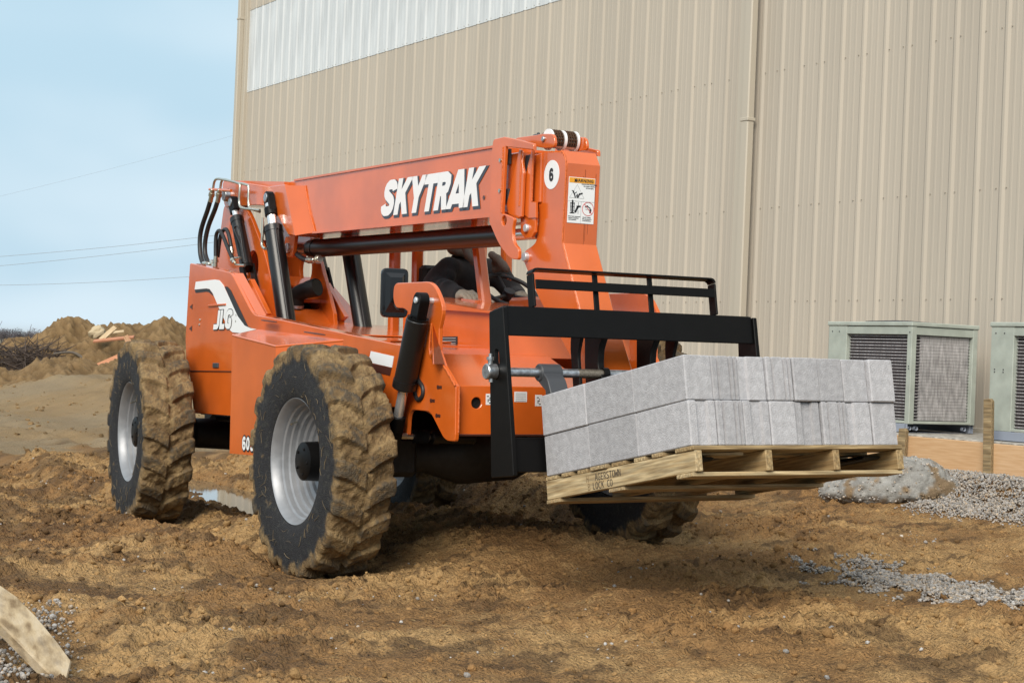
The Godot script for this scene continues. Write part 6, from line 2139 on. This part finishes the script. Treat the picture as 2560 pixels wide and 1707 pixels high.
# palm, four bent fingers of different length and a thumb from the side of the palm
func glove(wrist: Vector3, fwd: Vector3, up: Vector3, side: float, curl: float) -> ArrayMesh:
	var f := fwd.normalized()
	var s := f.cross(up.normalized()).normalized() * side
	var u := s.cross(f).normalized() * side
	if u.dot(up) < 0.0: u = -u
	var o := wrist
	var bones := [[o - f * 0.02, o + f * 0.03, 0.034, 0.036]]
	for k in 4:
		var w := (k - 1.5) * 0.021
		bones.append([o + f * 0.02 + s * w * 0.7, o + f * 0.085 + s * w + u * 0.006, 0.022, 0.018])
		var ln: float = [0.034, 0.040, 0.038, 0.030][k]
		var p := o + f * 0.090 + s * w * 1.08 + u * 0.006
		var ang := curl * 0.55
		for j in 3:
			var d := (f * cos(ang) - u * sin(ang)).normalized()
			var q: Vector3 = p + d * ln * [1.0, 0.75, 0.6][j]
			bones.append([p, q, [0.0115, 0.0105, 0.0098][j], [0.0105, 0.0098, 0.009][j]])
			p = q
			ang += curl
	var tp := o + f * 0.025 - s * 0.030
	var t1 := tp + (f * 0.7 - s * 0.6 - u * 0.35).normalized() * 0.042
	var t2 := t1 + (f * 0.9 - s * 0.1 - u * 0.45).normalized() * 0.034
	bones.append([tp, t1, 0.017, 0.0125]); bones.append([t1, t2, 0.0125, 0.010])
	for b in bones:
		b[0] = o + (b[0] - o) * 1.14
		b[1] = o + (b[1] - o) * 1.14
		b[2] *= 1.14; b[3] *= 1.14
	return skin(bones, 0.0046, 0.0034)

# ================================================================= rubble, heaps, timber, wires
func heap(called: String, label: String, cx: float, cz: float, ax: Vector2, peaks: Array, rx: float, rz: float, step: float, tone: Color, tone2: Color, sd: int) -> Node3D:
	# peaks: [along, across, radius, height]; ax = direction of "along" in (x, z)
	var f := FastNoiseLite.new(); f.seed = sd; f.frequency = 1.6; f.fractal_octaves = 5
	var nu := int(rx * 2 / step) + 1
	var nv := int(rz * 2 / step) + 1
	var st := S()
	var grid := []
	for j in nv:
		for i in nu:
			var u := -rx + i * step
			var w := -rz + j * step
			var h := 0.0
			for p in peaks: h = max(h, p[3] * exp(-(pow(u - p[0], 2.0) + pow(w - p[1], 2.0)) / (p[2] * p[2]))) if p.size() < 5 else h + p[3] * exp(-(pow((u - p[0]) / p[2], 2.0) + pow((w - p[1]) / p[4], 2.0)))
			var x := cx + ax.x * u - ax.y * w
			var z := cz + ax.y * u + ax.x * w
			var n := f.get_noise_2d(x, z)
			var n2 := f.get_noise_2d(x * 4.0, z * 4.0)
			var edge := smoothstep(0.0, 0.25, h)
			grid.append([Vector3(x, base_h(x, z) - 0.10 + h + (n * 0.16 + n2 * 0.12 + f.get_noise_2d(x * 13.0, z * 13.0) * 0.06) * edge, z), tone.lerp(tone2, smoothstep(-0.3, 0.4, n2 + 0.6 * n))])
	for j in nv - 1:
		for i in nu - 1:
			var q := [grid[j * nu + i], grid[j * nu + i + 1], grid[(j + 1) * nu + i + 1], grid[(j + 1) * nu + i]]
			for t in [[0, 1, 2], [0, 2, 3]]:
				for k in t:
					st.set_color(q[k][1]); st.set_smooth_group(0); st.add_vertex(q[k][0])
	st.index()
	st.generate_normals()
	var o := obj(called, st, M.soil)
	tag(o, label, "dirt pile")
	return o

# leafless tree: trunk, limbs and a haze of twigs, 10 m tall
func bare_tree(sd: int) -> ArrayMesh:
	var g := RandomNumberGenerator.new()
	g.seed = sd
	var st := S()
	st.set_color(Color(1, 1, 1))
	tube(st, [Vector3.ZERO, Vector3(0.1, 3, 0), Vector3(-0.1, 6, 0.1)], 0.28, 5, 0.12)
	for k in 9:
		var a := g.randf() * TAU
		var y := g.randf_range(2.2, 5.5)
		var d := Vector3(cos(a), g.randf_range(0.5, 1.3), sin(a)).normalized() * g.randf_range(2.0, 3.8)
		tube(st, [Vector3(0, y, 0), Vector3(0, y, 0) + d * 0.5 + Vector3(0, 0.2, 0), Vector3(0, y + 0.6, 0) + d], 0.10, 4, 0.03)
	for k in 320:
		var d := Vector3(g.randfn(0.0, 1.0), g.randfn(0.0, 1.0), g.randfn(0.0, 1.0)).normalized() * pow(g.randf(), 0.45)
		var c := Vector3(0, 6.2, 0) + d * Vector3(3.2, 3.8, 3.2)
		var e := Vector3(g.randf_range(-1, 1), g.randf_range(0.1, 1), g.randf_range(-1, 1)).normalized() * g.randf_range(0.5, 1.1)
		var w := e.cross(Vector3(g.randf(), g.randf(), g.randf())).normalized() * 0.10
		ftri(st, c - w, c + w, c + e, w.cross(e).normalized())
	return st.commit()

func plank(a: Vector3, b: Vector3, w: float, t: float, face: Vector3, c: Color, label: String) -> void:
	var d := (b - a).normalized()
	var n := (face - d * face.dot(d)).normalized()
	var st := S()
	box(st, Vector3.ZERO, Vector3(w, t, (b - a).length()), 0.004)
	var o := obj("timber_offcut", st, wood_mat(c, 0.7), null, Transform3D(Basis(n.cross(d), n, d), (a + b) * 0.5))
	tag(o, label, "timber", "timber offcuts on the dirt pile")

func build_yard() -> void:
	# broken slab leaning in the left foreground
	var n := Vector3(0.0891, 0.7931, 0.6026).normalized()
	var outl := [Vector3(-3.52, 0.40, 1.98), Vector3(-3.428, 0.335, 2.051), Vector3(-3.339, 0.301, 2.082), Vector3(-3.285, 0.262, 2.126), Vector3(-3.223, 0.19, 2.211), Vector3(-3.166, 0.108, 2.311), Vector3(-3.126, 0.039, 2.396), Vector3(-3.179, -0.04, 2.51), Vector3(-3.242, 0.021, 2.437), Vector3(-3.314, 0.104, 2.338), Vector3(-3.375, 0.172, 2.258), Vector3(-3.449, 0.255, 2.16), Vector3(-3.56, 0.36, 2.03)]
	var e1: Vector3 = (outl[6] - outl[2]).normalized()
	var e2 := n.cross(e1).normalized()
	var org: Vector3 = outl[6]
	var pl := []
	for p in outl: pl.append([(p - org).dot(e1), (p - org).dot(e2)])
	var conc := mat(lin(0.50, 0.44, 0.35), 0.85)
	var mudtex := noise_tex(FastNoiseLite.TYPE_SIMPLEX_SMOOTH, 0.006, 5, Color(0.34, 0.25, 0.15), Color(1, 1, 1), 512, 0.0, 71, Color(0.92, 0.87, 0.78))
	grain(conc, mudtex, Vector3(2.6, 2.6, 2.6), M.t_norm, 0.4, true)
	var st := S()
	plate(st, pl, -0.055, 0.0, 0.006, Transform3D(Basis(n, e2, e1), org))
	tag(obj("concrete_slab", st, conc), "broken mud-stained concrete slab leaning on blue grey gravel", "slab")
	# lump of broken concrete near the pad
	var agg := mat(Color(1, 1, 1), 0.95)
	agg.vertex_color_use_as_albedo = true
	grain(agg, M.t_speck, Vector3(4, 4, 4), M.t_norm, 0.9)
	var f := FastNoiseLite.new(); f.seed = 5; f.frequency = 1.6; f.fractal_octaves = 3
	var ce := FastNoiseLite.new(); ce.noise_type = FastNoiseLite.TYPE_CELLULAR; ce.cellular_return_type = FastNoiseLite.RETURN_DISTANCE; ce.frequency = 15.0; ce.seed = 4
	var cv := FastNoiseLite.new(); cv.noise_type = FastNoiseLite.TYPE_CELLULAR; cv.cellular_return_type = FastNoiseLite.RETURN_CELL_VALUE; cv.frequency = 15.0; cv.seed = 4
	var sm := SphereMesh.new(); sm.radius = 1.0; sm.height = 2.0; sm.radial_segments = 220; sm.rings = 110
	var arr := sm.get_mesh_arrays()
	var v: PackedVector3Array = arr[Mesh.ARRAY_VERTEX]
	var col := PackedColorArray(); col.resize(v.size())
	for i in v.size():
		var d := v[i].normalized()
		var tx := d.x
		var top := 0.16 + 0.09 * smoothstep(-1.0, 0.3, tx) - 0.05 * smoothstep(0.3, 1.0, tx)
		var p := Vector3(tx * 0.50, (d.y * top if d.y > 0 else d.y * 0.10), d.z * 0.30)
		var q := p * 1.0
		var k := f.get_noise_3dv(q * 2.2)
		p += d * (0.05 * k + 0.030 * (0.4 - ce.get_noise_3dv(q)))
		v[i] = p
		var tone := 0.24 + 0.34 * (cv.get_noise_3dv(q) * 0.5 + 0.5)
		var rusty := smoothstep(0.15, 0.45, f.get_noise_3dv(q * 3.0 + Vector3(4, 0, 0)) + 0.35 * smoothstep(0.1, 0.7, tx) * smoothstep(0.3, -0.4, d.y) + 0.25 * d.z * smoothstep(0.0, 0.6, tx))
		col[i] = Color(tone * 1.02, tone, tone * 0.94).lerp(Color(0.30, 0.19, 0.085), rusty * 0.85)
	st = S()
	var idx: PackedInt32Array = arr[Mesh.ARRAY_INDEX]
	for i in idx:
		st.set_color(col[i]); st.set_smooth_group(0); st.add_vertex(v[i])
	st.index(); st.generate_normals()
	var yaw := -0.5201
	var lump := obj("concrete_lump", st, agg, null, Transform3D(Basis.from_euler(Vector3(0, yaw, 0.05)), Vector3(3.93, 0.405, -0.70)))
	tag(lump, "big rough lump of broken concrete lying before the gravel", "concrete lump")
	var bits := []
	for k in 1500:
		var i := rng.randi() % v.size()
		if v[i].y < -0.05: continue
		var s := rng.randf_range(0.005, 0.013)
		var g := greyish() * 1.15
		if col[i].r > col[i].b * 1.8: g = g.lerp(Color(0.34, 0.22, 0.10), 0.7)
		bits.append([tumble(v[i] + Vector3(rng.randf_range(-0.01, 0.01), -s * 0.2, rng.randf_range(-0.01, 0.01)), s), g])
	scatter("aggregate", stone_mesh(44, 0.8, 0, 0.2), M.clod, bits, "", "", lump)
	# rubble behind the machine, seen past the neck of the boom
	var rub := thing("rubble_heap", "heap of tan broken rock by the wall behind the fork carriage", "rock pile", Transform3D(Basis(), Vector3(5.20, 0.5, -5.6)))
	for k in 46:
		var a := rng.randf() * TAU
		var r := sqrt(rng.randf()) * 0.62
		var hh := (1.0 - r / 0.72) * 0.85 * rng.randf_range(0.6, 1.0)
		var s := rng.randf_range(0.07, 0.16)
		var tone := rng.randf_range(0.8, 1.25)
		var m := mat(lin(0.33 * tone, 0.25 * tone, 0.15 * tone), 0.9)
		grain(m, M.t_mid, Vector3(2, 2, 2), M.t_norm, 0.5)
		put("rock", stone_mesh(200 + k % 6, 0.65, 1, 0.3), m, rub, tumble(Vector3(cos(a) * r * 0.6, hh, sin(a) * r), s))
	# spoil heaps far behind on the left
	var ax := Vector2(0.868, 0.497)
	heap("dirt_pile", "big brown dirt pile with two crests behind the rear wheel", 7.0, -30.2, ax, [[-1.15, 0.0, 1.4, 1.30], [1.05, 0.2, 1.5, 1.36], [0.0, 0.0, 1.9, 1.20], [-2.2, 0.3, 1.4, 0.85], [3.0, 0.2, 1.8, 0.9]], 4.5, 3.0, 0.075, Color(0.23, 0.145, 0.065), Color(0.40, 0.265, 0.13), 21)
	heap("dirt_ridge", "long low ridge of brown dirt pushed up before the big pile", 6.2, -27.0, ax, [[-1.5, 0.0, 1.3, 0.42], [0.3, 0.1, 1.2, 0.46], [2.0, 0.0, 1.3, 0.44], [-3.2, 0.0, 1.2, 0.40]], 5.0, 1.7, 0.075, Color(0.23, 0.145, 0.065), Color(0.39, 0.26, 0.13), 22)
	var red := lin(0.52, 0.24, 0.14)
	var pale := lin(0.62, 0.50, 0.33)
	var side := Vector3(-0.50, 0.5, 0.87)
	plank(Vector3(5.82, 1.27, -28.49), Vector3(6.58, 1.40, -28.00), 0.13, 0.04, Vector3(-0.2, 0.9, 0.3), red, "reddish plank lying flat across the crest of the dirt pile")
	plank(Vector3(5.96, 1.30, -28.45), Vector3(6.30, 1.60, -28.50), 0.11, 0.04, side, pale, "pale plank sticking up at a slant from the dirt pile")
	plank(Vector3(6.40, 1.42, -28.05), Vector3(6.56, 1.08, -27.95), 0.12, 0.04, side, lin(0.60, 0.36, 0.22), "short upright plank end beneath the reddish flat plank")
	plank(Vector3(5.70, 0.60, -28.45), Vector3(6.38, 0.99, -28.05), 0.15, 0.045, side, lin(0.58, 0.27, 0.15), "long orange-brown plank on the lower slope of the dirt pile")
	plank(Vector3(6.25, 1.46, -29.0), Vector3(6.62, 1.52, -28.9), 0.12, 0.03, Vector3(0, 1, 0.4), pale, "thin pale board lying on top of the dirt pile")
	var rock := put("boulder", stone_mesh(77, 0.8, 2, 0.3), mat(lin(0.42, 0.34, 0.22), 0.9), null, Transform3D(Basis().scaled(Vector3.ONE * 0.20), Vector3(6.02, 1.46, -28.9)))
	tag(rock, "pale tan boulder in the saddle of the dirt pile", "boulder")
	# heap of brush
	var brush := thing("brush_pile", "tangled pile of bare grey brown branches beside the dirt pile", "brush", Transform3D(Basis(), Vector3(4.55, 0.0, -29.6)))
	var bark := mat(lin(0.075, 0.055, 0.045), 0.9)
	var tw := S()
	for k in 420:
		var a := Vector3(rng.randf_range(-0.9, 0.7), rng.randf_range(0.35, 1.05), rng.randf_range(-0.5, 0.5))
		var dir := Vector3(rng.randf_range(-1, 1), rng.randf_range(-0.35, 0.55), rng.randf_range(-0.6, 0.6)).normalized()
		var l := rng.randf_range(0.25, 0.8)
		var bend := Vector3(rng.randf_range(-1, 1), rng.randf_range(-0.2, 0.8), rng.randf_range(-1, 1)) * 0.12
		tube(tw, [a, a + dir * l * 0.5 + bend * 0.6, a + dir * l + bend], rng.randf_range(0.008, 0.016), 4, 0.004)
	for k in 26:
		var y := rng.randf_range(0.55, 0.95)
		tube(tw, [Vector3(rng.randf_range(-0.7, 0.0), y + rng.randf_range(-0.1, 0.1), 0.3), Vector3(0.5, y, 0.35), Vector3(rng.randf_range(0.9, 1.5), y - rng.randf_range(0.0, 0.25), 0.4)], 0.012, 5, 0.006)
	var two := obj("twigs", tw, bark, brush)
	two.set_meta("kind", "stuff")
	var tr := S()
	tube(tr, smooth_path([Vector3(0.55, 0.95, 0.5), Vector3(0.95, 1.0, 0.6), Vector3(1.25, 0.83, 0.75), Vector3(1.75, 0.62, 1.0)], 4), 0.022, 8, 0.045)
	obj("trunk", tr, mat(lin(0.12, 0.10, 0.08), 0.9), brush)
	# bare trees and hedge along the edge of the fields; the woods go on to the left, where the side panels mirror them
	var hedge := []
	for k in 260:
		var p := Vector3(rng.randf_range(40.0, 120.0), 0.0, -300.0 + rng.randf_range(-6, 6))
		var s := rng.randf_range(0.14, 0.30)
		hedge.append([Transform3D(Basis.from_euler(Vector3(0, rng.randf() * TAU, 0)).scaled(Vector3(s * 1.6, s, s * 1.6)), p), Color(0.15, 0.135, 0.15) * rng.randf_range(0.8, 1.3)])
	scatter("far_hedge", bare_tree(5), M.clod, hedge, "far bare hedge along the edge of the fields", "hedge")
	for q in 2:
		var woods := []
		for k in 420:
			var x := rng.randf_range(-330.0, 34.0)
			var s := rng.randf_range(0.75, 1.35)
			woods.append([Transform3D(Basis.from_euler(Vector3(0, rng.randf() * TAU, 0)).scaled(Vector3(s * 1.15, s, s * 1.15)), Vector3(x, -0.1, -265.0 + rng.randf_range(-16, 16) - 0.12 * x)), Color(0.115, 0.095, 0.09) * rng.randf_range(0.7, 1.35)])
		scatter("far_woods", bare_tree(6 + q), M.clod, woods, "far bare woods along the rise beside the fields", "woods")
	# overhead wires
	var wire := mat(lin(0.28, 0.31, 0.34), 0.7)
	var wires := [[Vector3(11.53, 4.54, -62.06), Vector3(18.28, 5.61, -58.18), 0.16], [Vector3(11.54, 4.16, -62.06), Vector3(18.3, 5.33, -58.18), 0.14], [Vector3(11.58, 3.37, -62.05), Vector3(18.14, 4.02, -58.29), 0.22], [Vector3(11.43, 7.0, -62.09), Vector3(19.25, 9.74, -57.59), 0.20]]
	var which := ["upper of two close overhead wires crossing the sky behind the boom tower", "lower of two close overhead wires crossing the sky behind the boom tower", "lowest overhead wire, level with the rear side panel", "highest overhead wire, climbing towards the building corner"]
	for k in 4:
		var q: Array = wires[k]
		var ws := S()
		var pts := []
		for i in 41:
			var t := lerpf(-2.0, 2.5, i / 40.0)
			pts.append((q[0] as Vector3).lerp(q[1], t) + Vector3(0, q[2] * 4.0 * (t * t - t) * 0.25, 0))
		tube(ws, pts, 0.009 if k < 3 else 0.0035, 5)
		tag(obj("overhead_wire", ws, wire), which[k], "wire", "overhead wires")
